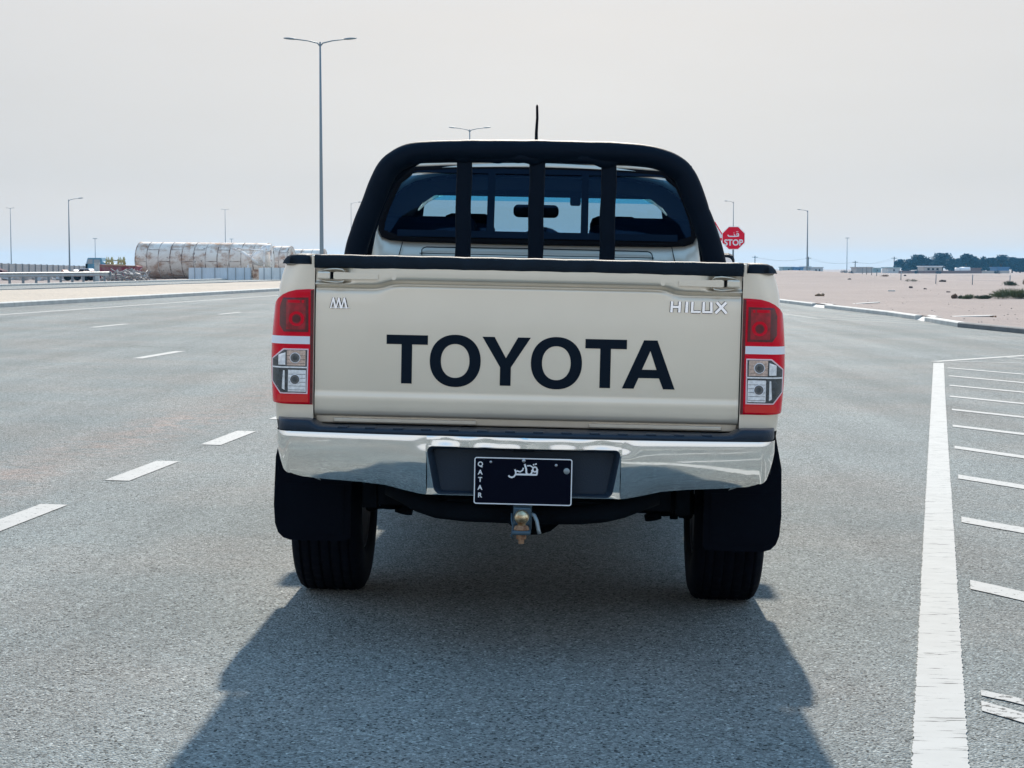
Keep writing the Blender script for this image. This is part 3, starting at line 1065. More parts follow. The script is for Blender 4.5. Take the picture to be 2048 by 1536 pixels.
for sg, side in ((-1, 'left'), (1, 'right')):
    # housing: the wrap-around red lens
    g = MB(); rows = []
    zz = [.850, .854, .87, .90, .94, .98, 1.02, 1.058, 1.06, 1.09, 1.092, 1.12, 1.15, 1.18, 1.20, 1.215, 1.23, 1.24, 1.247, 1.250]
    for z in zz:
        pr = .010 if .853 < z < 1.249 else .001
        h = hw(z) + pr * .7
        ymax = .004 - pr + RCY + .16
        if z > 1.18:      # the upper outer corner of the lens is rounded off, seen from behind
            u = (z - 1.18) / .07
            lim = h - .115 * (1 - math.sqrt(max(0, 1 - u * u)))
        else: lim = h
        row = [(sg * .739, .004 - pr, z)]
        for k in range(1, 14):
            x = .739 + (min(lim, h - .0005) - .739) * math.sin(math.pi / 2 * k / 13)
            row.append((sg * x, corner_y(x, z, pr), z))
        x = min(lim, h - .0005)
        if lim >= h - .001:
            row.append((sg * h, ymax, z)); row.append((sg * (h - .012), ymax + .004, z))
        else:
            yy_ = corner_y(x, z, pr); row.append((sg * x, yy_ + .001, z)); row.append((sg * (x - .003), yy_ + .004, z))
        rows.append(row)
    g.grid(rows)
    TL = g.build('tail_light', M['lens'], TR)
    lens_patch('lamp_edge', sg, [(.7395, .853), (.748, .853), (.749, 1.246), (.7395, 1.248)], .0112, M['lens_dark'], TL)
    a = lens_patch('brake_lamp', sg, [(.847, 1.219), (.757, 1.221), (.756, 1.102), (.842, 1.102), (.858, 1.125), (.858, 1.191)], .0120, M['lens_dark'], TL)
    lens_patch('reflector', sg, [(.8335, 1.2135), (.766, 1.2135), (.766, 1.110), (.8335, 1.110)], .0132, M['lens_mid'], a)
    lens_patch('reflector', sg, [(.829, 1.212), (.786, 1.212), (.786, 1.202), (.829, 1.202)], .0142, M['lens'], a)
    lens_patch('reflector', sg, [(.780, 1.212), (.772, 1.212), (.772, 1.202), (.780, 1.202)], .0142, M['lens'], a)
    for rr, pr, mm, nm in ((.027, .0142, 'lens', 'reflector'), (.0165, .0152, 'lens_mid', 'bulb_ring'), (.0140, .0162, 'lens_dark', 'bulb')):
        lens_patch(nm, sg, [(.797 + rr * math.cos(R(q)), 1.147 + rr * math.sin(R(q)) * (1 if nm != 'reflector' else .95)) for q in range(0, 360, 20 if nm != 'reflector' else 20)], pr, M[mm], a)
    lens_patch('reversing_band', sg, [(.750, 1.060), (.8945, 1.060), (.8935, 1.087), (.750, 1.087)], .0125, M['lens_white'], TL)
    fr = [(.842, 1.044), (.754, 1.044), (.756, .887), (.853, .887), (.8875, .928), (.8875, 1.008)]
    b = lens_patch('lamp_frame', sg, fr, .0122, M['frame_pink'], TL)
    ins = [(.840, 1.0395), (.7585, 1.0395), (.7605, .8915), (.851, .8915), (.8835, .930), (.8835, 1.006)]
    lens_patch('lamp_recess', sg, ins, .0130, M['lamp_dark'], b)
    lens_patch('reflector', sg, [(.829, 1.038), (.764, 1.038), (.764, .985), (.829, .985)], .0140, M['amber'], b)
    lens_patch('reflector', sg, [(.860, 1.022), (.834, 1.030), (.834, .987), (.860, .987)], .0140, M['reflector'], b)
    lens_patch('reflector', sg, [(.824, .970), (.762, .970), (.762, .895), (.824, .895)], .0140, M['reflector'], b)
    lens_patch('reflector', sg, [(.842, .968), (.836, .968), (.836, .900), (.846, .905)], .0140, M['reflector'], b)
    lens_patch('divider', sg, [(.886, .9765), (.757, .9765), (.757, .9815), (.886, .9815)], .0150, M['reflector'], b)
    for z_ in (1.012, .937):
        for rr, pr, mm in ((.0185, .0155, 'lens_white'), (.0160, .0165, 'bulb'), (.009, .0175, 'lamp_dark')):
            lens_patch('bulb', sg, [(.800 + rr * math.cos(R(q)), z_ + rr * math.sin(R(q))) for q in range(0, 360, 20)], pr, M[mm], b)
    for q in range(5):
        lens_patch('facet', sg, [(.822, .900 + .0135 * q), (.764, .900 + .0135 * q), (.764, .9015 + .0135 * q), (.822, .9015 + .0135 * q)], .0145, M['lamp_dark'], b)
    for q in range(3):
        lens_patch('facet', sg, [(.828, .992 + .0135 * q), (.766, .992 + .0135 * q), (.766, .9933 + .0135 * q), (.828, .9933 + .0135 * q)], .0145, M['lamp_dark'], b)
    lens_patch('lower_reflector', sg, [(.870, .858), (.753, .858), (.755, .884), (.862, .884)], .0120, M['lens_bright'], TL)

# ---- rear bumper
def bz_low(x):
    a = abs(x)
    return interp([(0, .560), (.30, .560), (.345, .562), (.40, .573), (.47, .589), (.56, .597), (.68, .602), (.765, .608), (.80, .618), (.835, .650), (.862, .705), (.872, .77)], a)
BPROF = [0.]
for k_ in range(100):
    v_ = (k_ + .5) / 100
    tilt = interp([(0, -32), (.035, -9), (.08, -.5), (.25, 1.5), (.38, 4), (.52, 9.5), (.7, 15), (.85, 23), (1, 40)], v_)
    BPROF.append(BPROF[-1] + math.tan(R(tilt)) * .0016)
def b_y(x, v):
    """v 0 at the top edge .. 1 at the lower edge"""
    a = abs(x)
    v = max(0, min(1, v)) * 100
    i = min(99, int(v))
    y = -.145 + BPROF[i] + (BPROF[i + 1] - BPROF[i]) * (v - i)
    return y + .055 * (a / .8) ** 2.5
BW = .864
def dent(x, z):
    d = 0
    for cx, cz, r, h in ((-.265, .752, .035, .008), (-.13, .748, .03, .006), (.13, .750, .05, .003), (.265, .748, .045, .007), (.34, .742, .03, .003), (-.05, .748, .05, .003)):
        q = ((x - cx) / r) ** 2 + ((z - cz) / .02) ** 2
        d += h * math.exp(-q)
    return d
g = MB()
NV = 16
def bumper_col(x, top, low, wrap=None):
    col = []
    for k in range(NV + 1):
        v = k / NV
        z = top + (low - top) * v
        y = b_y(x, (0.765 - z) / (.765 - min(bz_low(x), .61))) if wrap is None else wrap
        col.append((x, y + dent(x, z), z))
    return col
RT, RB, RX0, RX1 = .728, .568, .328, .298
def wing(sg):
    rows = []
    for k in range(46):
        x = RX0 + .002 + (.80 - RX0) * k / 45
        rows.append([(sg * p[0], p[1], p[2]) for p in bumper_col(x, .765, bz_low(x))])
    # rounded end wrapping forward
    x_ = rows[-1]
    for k in range(1, 12):
        q = math.pi / 2 * k / 11
        rx = .80 + (BW - .80) * math.sin(q)
        col = []
        for j in range(NV + 1):
            v = j / NV
            low = bz_low(.80) + (.66 - bz_low(.80)) * (1 - math.cos(q))
            z = .765 + (low - .765) * v
            taper = .030 * max(0, v - .3) ** 1.6
            y = x_[j][1] + (1 - math.cos(q)) * .13
            col.append((sg * (rx - taper * math.sin(q)), y, z))
        rows.append(col)
    last = rows[-1]
    rows.append([(p[0], p[1] + .22, p[2] + .0) for p in last])
    g.grid(rows)
    # lower inward return
wing(-1); wing(1)
# bridge above and beneath the plate recess
def bridge(za, zb, n=3):
    rows = []
    for k in range(41):
        x = -RX0 - .002 + (2 * RX0 + .004) * k / 40
        rows.append([(x, b_y(x, (.765 - (za + (zb - za) * j / n)) / .155) + dent(x, za + (zb - za) * j / n), za + (zb - za) * j / n) for j in range(n + 1)])
    g.grid(rows)
bridge(.765, RT + .001, 6)
rows = []
for x in [-.31 + .62 * k / 20 for k in range(21)]:
    rows.append([(x, b_y(x, 1) - .001, .5685), (x, b_y(x, 1) + .004, .561), (x, b_y(x, 1) + .03, .557)])
g.grid(rows)
# corner fillets of the plate opening
o_in = []
o_out = []
for cx, cz, a in ((.330 - .022, .731 - .022, 0), (-.330 + .022, .731 - .022, 90), (-.330 + .022, .564 + .022, 180), (.330 - .022, .564 + .022, 270)):
    for k in range(7):
        q = R(a + 90 * k / 6); c_, s_ = math.cos(q), math.sin(q)
        ix, iz = cx + .022 * c_, cz + .022 * s_
        ix *= 1 - .085 * (.731 - iz) / .167
        m_ = max(abs(c_), abs(s_))
        o_in.append((ix, iz)); o_out.append((cx + .0245 * c_ / m_, cz + .0245 * s_ / m_))
g.grid([[(x, b_y(x, (.765 - z) / .155) - .0015, z) for x, z in o_in], [(x, b_y(x, (.765 - z) / .155) - .0010, z) for x, z in o_out]], True)
# top return
g.grid([[(x, b_y(x, 0) + dent(x, .765) , .765), (x, b_y(x, 0) + .012, .768)] for x in [-.80 + 1.6 * k / 80 for k in range(81)]])
bmesh.ops.remove_doubles(g.bm, verts=g.bm.verts[:], dist=1e-5)
BP = g.build('bumper', M['chrome'], TR)
# plate recess: rounded frame and back panel
def rr_outline(x0, x1, z0, z1, r, taper=0., n=6):
    pts = []
    for cx, cz, a in ((x1 - r, z1 - r, 0), (x0 + r, z1 - r, 90), (x0 + r, z0 + r, 180), (x1 - r, z0 + r, 270)):
        for k in range(n + 1):
            q = R(a + 90 * k / n)
            px_, pz_ = cx + r * math.cos(q), cz + r * math.sin(q)
            px_ *= 1 - taper * (z1 - pz_) / (z1 - z0)
            pts.append((px_, pz_))
    return pts
o1 = rr_outline(-.330, .330, .564, .731, .022, .085)
o2 = rr_outline(-.308, .308, .574, .716, .012, .085)
g = MB()
g.grid([[(x, b_y(x, (.765 - z) / .155) - .004, z) for x, z in o1], [(x * .995, b_y(x, (.765 - z) / .155) + .002, z) for x, z in rr_outline(-.324, .324, .569, .725, .02, .085)],
        [(x, -.085, z) for x, z in o2]], True)
f = g.bm.faces.new([g.bm.verts.new(Vector((x, -.085, z))) for x, z in o2])
g.build('plate_recess', M['step'], BP)
g = MB(); g.box((0, -.10, .722), (.07, .04, .012), bev=.003); g.build('plate_lamp', M['black'], BP)
# black step pad on top, raised at both ends, with ribs
g = MB()
rows = []
for k in range(121):
    x = -BW + 2 * BW * k / 120
    a = abs(x)
    e = 1 / (1 + math.exp(-(a - .722) / .006))
    zt_ = .782 + .0215 * e
    yb = b_y(min(a, .80), 0) + .002
    if a > .80:
        q = (a - .80) / (BW - .80); yb += .13 * (1 - math.sqrt(max(0, 1 - q * q)))
    rows.append([(x, yb + .006, .7655), (x, yb, .770), (x, yb + .001, zt_ - .006), (x, yb + .007, zt_), (x, max(yb + .02, .03) , zt_ + .001), (x, max(yb + .02, .03), .7655)])
vs = g.grid(rows)
g.bm.faces.new(vs[0]); g.bm.faces.new(vs[-1])
SP = g.build('bumper_step', M['step'], BP)
for k in range(14):
    x = -.62 + 1.24 * k / 13
    g = MB(); g.box((x, b_y(x, 0) + .03, .784), (.035, .045, .006), bev=.002); g.build('step_rib', M['step'], SP)
# steel end pieces under the bumper corners
for sg in (-1, 1):
    g = MB(); rows = []
    for k in range(9):
        x = .72 + .12 * k / 8
        rows.append([(sg * x, -.02 + .10 * (k / 8) ** 2, bz_low(x) + .004), (sg * (x - .01), .03 + .10 * (k / 8) ** 2, bz_low(x) - .022 + .03 * (k / 8))])
    g.grid(rows); g.build('bumper_end', M['galv'], BP)

# ---- number plate
PY = -.150
g = MB(); g.prism(rr_outline(-.166, .166, .539, .699, .009), .003, lambda u, v, w: (u, PY - w, v)); NP = g.build('number_plate', M['plate'], TR)
g = MB()
a_, b_ = rr_outline(-.1655, .1655, .5395, .6985, .0085), rr_outline(-.1620, .1620, .543, .695, .0055)
g.grid([[(x, PY - .0034, z) for x, z in a_], [(x, PY - .0045, z) for x, z in a_], [(x, PY - .0045, z) for x, z in b_], [(x, PY - .0034, z) for x, z in b_]], True, False)
g.build('plate_border', M['white'], NP)
pu = lambda u: -.166 + (u - 205) / 1375 * .332
pv = lambda v: .699 - (v - 235) / 690 * .160
for ch, v in zip('QATAR', (343, 462, 570, 686, 798)):
    text_mesh('plate_letter', ch, .0225, .0008, lambda a, b, w, v=v: (pu(292) + a, PY - .0032 - w, pv(v) + b), M['white'], NP, bold=.0006)
P_ = lambda pts: [(pu(a), pv(b)) for a, b in pts]
def pe(cx, cy, rx, ry, a0, a1): return P_([(x, y) for x, y in arc(cx, cy, rx, ry, a0, a1)])
strokes('plate_script', [
    (P_([(1085, 478), (780, 478)]), .0060), (P_([(1090, 395), (1088, 440), (1082, 482)]), .0055),
    (pe(1056, 400, 30, 36, 0, 360), .0050),
    (P_([(912, 325), (935, 400), (940, 480)]), .0060), (pe(975, 425, 42, 52, 200, -20), .0055), (P_([(945, 350), (990, 345), (1025, 370)]), .0040),
    (P_([(775, 405), (790, 440), (788, 478), (765, 512), (735, 524), (705, 515), (688, 496)]), .0055),
    (P_([(800, 425), (850, 440), (885, 415), (895, 380)]), .0045), (P_([(1028, 335), (1046, 327)]), .0045), (P_([(1056, 325), (1080, 316)]), .0045)],
    lambda u, v, w: (u, PY - .0032 - w, v), .0008, M['white'], NP)
for (u, v, r_) in ((437, 305, .0045), (1352, 333, .0050), (898, 278, .0062)):
    g = MB(); g.lathe([(.0, -.006), (r_ * .45, -.006), (r_ * .45, -.003), (r_ * .8, -.0035), (r_, -.001), (r_, 0)], (pu(u), PY - .003, pv(v)), 'Y', 16); g.build('screw', M['screw'], NP)
g = MB(); g.lathe([(0, -.0012), (.0095, -.0012), (.0105, 0)], (pu(1500), PY - .003, pv(415)), 'Y', 24); g.build('sticker', M['galv'], NP)
g = MB(); g.box((0, -.118, .62), (.2, .06, .10)); g.build('plate_bracket', M['under'], NP)

# ---- tow hitch
g = MB(); g.box((0, -.12, .502), (.064, .03, .105), bev=.006); g.box((0, -.20, .458), (.062, .11, .014), bev=.005); g.box((0, -.04, .50), (.06, .24, .06), bev=.004)
TH = g.build('tow_hitch', M['hitch'], TR)
g = MB()
prof = [(0, .545), (.010, .5435), (.0165, .538), (.0215, .530), (.0235, .521), (.0215, .511), (.016, .503), (.0125, .499), (.0115, .486), (.0125, .4775)]
g.lathe([(a * 1.08, b - .013) for a, b in prof], (0, -.222, 0), 'Z', 28); g.build('tow_ball', M['brass'], TH)
g = MB(); g.lathe([(.012, .481), (.022, .477), (.026, .468), (.026, .465), (.012, .4645)], (0, -.222, 0), 'Z', 24)
g.lathe([(0, .451), (.0165, .451), (.0165, .434), (.010, .434), (.0095, .418), (0, .418)], (0, -.222, 0), 'Z', 6, False); g.build('ball_nut', M['rust'], TH)
g = MB(); g.tube([(.032, -.15, .508), (.042, -.165, .505), (.050, -.18, .49), (.056, -.19, .462), (.060, -.192, .447)], .0065, 12); g.build('hitch_pin', M['galv'], TH)
g = MB(); g.tube([(-.036, -.16, .51), (-.035, -.18, .49), (-.030, -.19, .47), (-.034, -.19, .44), (-.030, -.19, .43)], .0028, 8)
g.tube([(-.034, -.19, .44), (-.038, -.19, .437)], .003, 8); g.build('hitch_clip', M['hitch'], TH)
# round cross bar under the bumper, bent up at both ends
g = MB(); g.tube([(-.47, .05, .565), (-.42, .03, .545), (-.36, .01, .515), (-.30, 0, .498), (-.20, -.01, .490), (0, -.02, .488), (.20, -.01, .490), (.28, 0, .498), (.34, .01, .512), (.40, .03, .535), (.46, .05, .555)], .034, 16)
g.build('tow_bar', M['under'], TR)

# ---- mud flaps
for sg in (-1, 1):
    g = MB()
    o_ = [(.672, .76), (.672, .297), (.684, .287), (.72, .283), (.90, .283), (.928, .292), (.948, .312), (.960, .345), (.966, .42), (.962, .60), (.93, .76)]
    g.prism([(sg * u, v) for u, v in o_], .012, lambda u, v, w: (u, .60 + w - .03 * math.sin((.76 - v) * 2), v))
    MF = g.build('mud_flap', M['rubber'], TR)
    g = MB(); g.prism([(sg * u, v) for u, v in ((.70, .50), (.70, .31), (.90, .31), (.925, .33), (.93, .5))], .004, lambda u, v, w: (u, .595 + w - .03 * math.sin((.76 - v) * 2), v)); g.build('flap_panel', M['rubber'], MF)

# ---- wheels
def wheel(cx, cy):
    sg = 1 if cx > 0 else -1
    g = MB()
    w2 = .140
    prof = [(.205, -w2 * .82), (.24, -w2 * .96), (.30, -w2), (.345, -w2 * .97), (.370, -w2 * .88), (.380, -w2 * .78)]
    gr = [-.095, -.060, -.020, .020, .060, .095]
    for q in gr:
        prof += [(.384, q - .0075), (.384, q - .005), (.375, q - .0045), (.375, q + .0045), (.384, q + .005)]
    prof += [(.380, w2 * .78), (.370, w2 * .88), (.345, w2 * .97), (.30, w2), (.24, w2 * .96), (.205, w2 * .82)]
    rings = []
    NS = 132
    for k in range(NS):
        q = 2 * math.pi * k / NS
        ring = []
        for i, (r_, x) in enumerate(prof):
            rr = r_
            if r_ > .378 and k % 3 == (0 if int((x + 1) * 17) % 2 else 1): rr -= .006
            sq = 1.0
            zz_ = rr * math.sin(q)
            ring.append((x + cx, cy + rr * math.cos(q), max(.001, ZW + zz_)))
        rings.append(ring)
    vs = g.grid(rings, False, True)
    n = len(prof)
    for j in range(n - 1):
        f = g.bm.faces.new((vs[-1][j], vs[-1][j + 1], vs[0][j + 1], vs[0][j])); f.smooth = True
    t = g.build('wheel', M['under'], TR)
    t.data.materials.clear(); t.data.materials.append(M['rubber'])
    g = MB()
    g.lathe([(.21, -.12), (.205, -.10), (.18, -.05), (.18, .05), (.205, .112), (.21, .12)], (cx, cy, ZW), 'X', 32)
    g.lathe([(.19, sg * .03), (.15, sg * .055), (.09, sg * .045), (.055, sg * .06), (0, sg * .065)], (cx, cy, ZW), 'X', 32)
    for k in range(6):
        a = math.pi * k / 3
        g.box((cx + sg * .048, cy + .14 * math.cos(a), ZW + .14 * math.sin(a)), (.02, .05, .09), Matrix.Rotation(a, 4, 'X'), bev=.005)
    g.build('rim', M['rim'], t)
    return t
for cy in (AXR, AXF):
    for cx in (-.795, .795):
        wheel(cx, cy)

# ---- underside: frame rails, axle, differential, leaf springs, exhaust, skid
g = MB()
for sg in (-1, 1):
    g.box((sg * .47, 2.4, .56), (.09, 4.6, .13))
    for k in range(5): g.box((sg * .58, AXR - .05 + .02 * k, .44 - .014 * k), (.062, 1.2 - .2 * k, .011))
    g.box((sg * .58, AXR, .395), (.11, .16, .10)); g.box((sg * .58, .42, .52), (.05, .05, .16))
    for q, (dx, dy, rr) in enumerate(((-.055, -.07, .017), (-.045, .05, .017), (.03, -.07, .017), (.04, .05, .017), (-.01, -.02, .030), (.065, -.03, .014))):
        g.tube([(sg * .56 + dx, AXR + dy, .46), (sg * .56 + dx, AXR + dy, .345 - .006 * (q % 3))], rr, 8)
    g.box((sg * .56, AXR, .366), (.15, .17, .022), bev=.006)
    g.box((sg * .645, AXR - .02, .40), (.05, .12, .14), bev=.02)
    g.tube([(sg * .46, AXR - .25, .62), (sg * .50, AXR - .12, .36)], .026, 10); g.tube([(sg * .50, AXR - .12, .36), (sg * .505, AXR - .12, .335)], .034, 10)
    g.tube([(sg * .66, AXR - .2, .52), (sg * .60, AXR - .1, .40), (sg * .50, AXR - .1, .42)], .012, 6)
for y in (.1, .7, 1.7, 2.6, 3.4): g.box((0, y, .57), (.95, .08, .09))
g.tube([(-.70, AXR, ZW), (.70, AXR, ZW)], .042, 12)
g.build('chassis', M['under'], TR)
g = MB(); g.lathe([(0, -.12), (.09, -.10), (.14, -.03), (.14, .03), (.09, .10), (0, .12)], (0.02, AXR, ZW), 'Y', 18); g.build('differential', M['under'], TR)
g = MB(); g.tube([(.43, .30, .55), (.44, .6, .56), (.44, 1.3, .60), (.3, 1.8, .5), (.3, 3.2, .48)], .028, 10)
g.tube([(.395, -.02, .60), (.41, .0, .585), (.43, .05, .555), (.437, .08, .535)], [.012, .014, .012, .002], 8); g.build('exhaust', M['rust'], TR)
g = MB(); g.box((0, 2.7, .66), (1.5, 4.4, .05)); g.box((0, 1.75, .52), (.8, .5, .2), bev=.04); g.lathe([(0, -.09), (.33, -.09), (.36, -.05), (.36, .05), (.33, .09), (0, .09)], (0, .52, .57), 'Z', 28)
g.build('underbody', M['under'], TR)
g = MB(); g.box((0, 2.35, .46), (1.05, 1.7, .24), bev=.06); g.box((0, 3.9, .46), (.9, .9, .26), bev=.08); g.build('bounce_blocker', M['under'], TR)  # unseen blocks added to stop bounced light under the truck

# ---- cab: hollow shell with roof, pillars, glass, seats
GW = [(1.20, .862), (1.28, .845), (1.34, .820), (1.40, .790), (1.47, .765), (1.62, .705), (1.72, .665), (1.77, .635), (1.80, .585), (1.82, .52)]
gw = lambda z: interp(GW, z)
# doors and fenders: outer skins per side
def skin(name, y0, y1, zt_f, zb_f, sg, n=14, m='paint'):
    g = MB(); rows = []
    for k in range(n + 1):
        y = y0 + (y1 - y0) * k / n
        a, b = zb_f(y), zt_f(y)
        rows.append([(sg * (hw(a + (b - a) * j / 10) - (.03 * max(0, (y - 4.6) / .4) ** 2 * 3)), y, a + (b - a) * j / 10) for j in range(11)])
    g.grid(rows)
    return g.build(name, M[m], TR)
belt = lambda y: 1.30
sill = lambda y: max(.52, arch(y, .52, .44))
for sg in (-1, 1):
    d1 = skin('rear_door', 1.60, 2.48, belt, sill, sg)
    d2 = skin('front_door', 2.488, 3.46, belt, sill, sg)
    skin('front_fender', 3.468, 5.0, lambda y: 1.27 - .10 * max(0, (y - 3.5) / 1.5) ** 1.5, sill, sg, 28)
    for d, y in ((d1, 1.78), (d2, 2.66)):
        g = MB(); g.box((sg * .897, y, 1.16), (.02, .15, .03), bev=.008); g.build('door_handle', M['chrome'], d)
    for d, y0, y1 in ((d1, 1.66, 2.44), (d2, 2.53, 3.40)):
        def top(y): return 1.70 if y < 3.05 else 1.70 - (y - 3.05) * .62
        g = MB()
        n = 10
        rows = []
        for k in range(n + 1):
            y = y0 + (y1 - y0) * k / n
            rows.append([(sg * (gw(1.31 + (top(y) - 1.31) * j / 6) + .002), y, 1.31 + (top(y) - 1.31) * j / 6) for j in range(7)])
        g.grid(rows); g.build('window', M['glass_side'], d)
        # window frame
        g = MB()
        g.tube([(sg * gw(1.31), y0, 1.31)] + [(sg * gw(1.31 + (top(y0) - 1.31) * j / 5), y0, 1.31 + (top(y0) - 1.31) * j / 5) for j in range(1, 6)] +
               [(sg * gw(top(y0 + (y1 - y0) * k / 8)), y0 + (y1 - y0) * k / 8, top(y0 + (y1 - y0) * k / 8)) for k in range(1, 9)] +
               [(sg * gw(top(y1) + (1.31 - top(y1)) * j / 4), y1, top(y1) + (1.31 - top(y1)) * j / 4) for j in range(1, 5)] + [(sg * gw(1.31), y0, 1.31)], .022, 8)
        g.build('window_frame', M['gap'], d)
    g = MB(); g.grid([[(sg * hw(1.29), y, 1.29), (sg * .85, y, 1.31), (sg * .70, y, 1.31)] for y in (1.60, 2.5, 3.46)]); g.build('belt_trim', M['black'], TR)
# roof
g = MB(); rows = []
for k in range(21):
    y = 1.70 + (3.10 - 1.70) * k / 20
    u = (y - 1.70) / 1.40
    hz = -.025 * max(0, (.12 - u) / .12) ** 2 - .04 * max(0, (u - .8) / .2) ** 2
    row = []
    for j in range(25):
        q = -1 + 2 * j / 24
        x = .655 * q
        z = 1.803 + hz - .055 * q * q - .075 * abs(q) ** 9
        row.append((x, y, z))
    rows.append(row)
g.grid(rows)
bmesh.ops.recalc_face_normals(g.bm, faces=g.bm.faces[:])
g.bm.normal_update()
rf = g.build('roof', M['paint'], TR)
md = rf.modifiers.new('thick', 'SOLIDIFY'); md.thickness = .035; md.offset = 0
g = MB(); g.grid([[(x, y, 1.738 - .03 * (x / .6) ** 2) for x in (-.62, -.3, 0, .3, .62)] for y in (1.76, 2.4, 3.02)]); g.build('headliner', M['trim'], TR)
g = MB(); g.box((0, 3.045, 1.745), (1.26, .05, .085))
for sg in (-1, 1):
    g.grid([[(sg * .48, y, 1.722), (sg * .56, y, 1.698), (sg * .62, y, 1.655), (sg * .665, y, 1.595), (sg * .70, y, 1.54)] for y in (1.76, 2.4, 3.02)])
    g.grid([[(sg * .675, 1.72, 1.68), (sg * .69, 1.72, 1.60), (sg * .76, 1.70, 1.38), (sg * .78, 1.70, 1.2)], [(sg * .655, 1.90, 1.68), (sg * .67, 1.88, 1.60), (sg * .74, 1.86, 1.38), (sg * .76, 1.86, 1.2)]])
    g.grid([[(sg * .60, 3.02, 1.72), (sg * .68, 3.02, 1.66)], [(sg * .64, 3.30, 1.57), (sg * .72, 3.30, 1.52)], [(sg * .70, 3.7, 1.34), (sg * .78, 3.7, 1.30)]])
g.build('header_trim', M['trim'], TR)
# pillars
for sg in (-1, 1):
    g = MB(); g.tube([(sg * .665, 3.04, 1.735), (sg * .70, 3.3, 1.61), (sg * .745, 3.55, 1.45), (sg * .79, 3.80, 1.28)], .040, 10); g.build('pillar', M['gap'], TR)
    g = MB(); g.tube([(sg * .66, 2.48, 1.73), (sg * .70, 2.48, 1.62), (sg * .76, 2.48, 1.47), (sg * .82, 2.48, 1.28)], .038, 8); g.build('pillar', M['gap'], TR)
    g = MB(); g.tube([(sg * .645, 1.72, 1.775), (sg * .65, 2.4, 1.785), (sg * .655, 3.05, 1.735)], .035, 8); g.build('roof_rail', M['gap'], TR)
# windscreen
wsr = []
for k in range(9):
    u = k / 8; y = 3.06 + .78 * u; z = 1.725 - .45 * u
    wsr.append([(x * (.62 + .15 * u), y + .06 * (1 - x * x) * 1, z) for x in [-1 + j / 6 for j in range(13)]])
g = MB(); g.grid(wsr); g.build('windscreen', M['glass_clear'], TR)
g = MB(); g.grid([[(x, 3.085, 1.705) for x in (-.58, 0, .58)], [(x, 3.085, 1.680 - .002 * abs(x)) for x in (-.58, 0, .58)]]); g.build('sun_band', M['sun_band'], TR)
# back panel: outer skin with the window opening
def back_y(z):
    return 1.600 if z < 1.42 else 1.600 + (z - 1.42) * .30
def win_out(off=0.):
    pts = []
    half = [(0, 1.443), (.30, 1.444), (.56, 1.447), (.635, 1.452), (.672, 1.464), (.688, 1.490), (.687, 1.52), (.672, 1.575), (.648, 1.64), (.620, 1.70), (.598, 1.738), (.575, 1.757), (.54, 1.766), (.40, 1.774), (.2, 1.779), (0, 1.781)]
    c = Vector((0, 1.62))
    hh = []
    for x, z in half:
        d = Vector((x, z)) - c
        L = d.length
        hh.append((max(0, x + (off * d.x / max(L, .01)) * 1.0), z + off * (1 if z > 1.7 else (-1 if z < 1.47 else 0)) * 1.0))
    return hh
def both(h):
    return [(x, z) for x, z in h] + [(-x, z) for x, z in h[::-1][1:-1]]
inn = both(win_out(0))
out_h = [(0, .95), (.30, .95), (.56, .95), (.70, .95), (.80, 1.05), (.81, 1.25), (.79, 1.40), (.755, 1.50), (.72, 1.60), (.685, 1.68), (.655, 1.745), (.62, 1.79), (.56, 1.81), (.40, 1.822), (.2, 1.83), (0, 1.832)]
outp = both(out_h)
g = MB()
mid = [((a[0] * .35 + b[0] * .65), (a[1] * .35 + b[1] * .65)) for a, b in zip(outp, inn)]
g.grid([[(x, back_y(z) + (.0), z) for x, z in outp], [(x, back_y(z), z) for x, z in mid], [(x, back_y(z), z) for x, z in inn], [(x, back_y(z) + .03, z) for x, z in inn]], True)
CB = g.build('cab_back', M['paint'], TR)
# rubber seal and dark border of the rear glass
g = MB()
i2 = both(win_out(-.020))
g.grid([[(x, back_y(z) - .004, z) for x, z in both(win_out(.006))], [(x, back_y(z) - .010, z) for x, z in both(win_out(-.004))], [(x, back_y(z) + .002, z) for x, z in i2]], True)
g.build('window_seal', M['gap'], CB)
g = MB()
g.face([(x, back_y(z) + .004, z) for x, z in both(win_out(-.012))])
RG = g.build('rear_window', M['glass'], CB)
g = MB()
for x in (-.205, .205):
    g.box((x, 1.66, 1.62), (.032, .012, .30), Matrix.Rotation(R(-16.5), 4, 'X'))
g.box((0, 1.618, 1.478), (1.22, .012, .030), Matrix.Rotation(R(-16.5), 4, 'X')); g.box((0, 1.702, 1.757), (1.1, .012, .022), Matrix.Rotation(R(-16.5), 4, 'X'))
g.build('slider_frame', M['trim'], RG)
# embossed seam lines on the back panel
g = MB()
g.tube([(-.50, 1.598, 1.385), (-.50, 1.598, 1.408), (-.492, 1.598, 1.416), (-.48, 1.598, 1.4195), (0, 1.598, 1.4215), (.48, 1.598, 1.4195), (.492, 1.598, 1.416), (.50, 1.598, 1.408), (.505, 1.598, 1.385)], .0022, 6)
g.tube([(-.51, 1.598, 1.392), (.51, 1.598, 1.392)], .002, 6)
for sg in (-1, 1): g.tube([(sg * .585, 1.598, 1.44), (sg * .592, 1.598, 1.41), (sg * .605, 1.598, 1.36)], .002, 6)
g.build('panel_seam', M['gap'], CB)
g = MB(); g.box((0, 1.712, 1.799), (1.0, .01, .006)); g.build('roof_gutter', M['black'], CB)

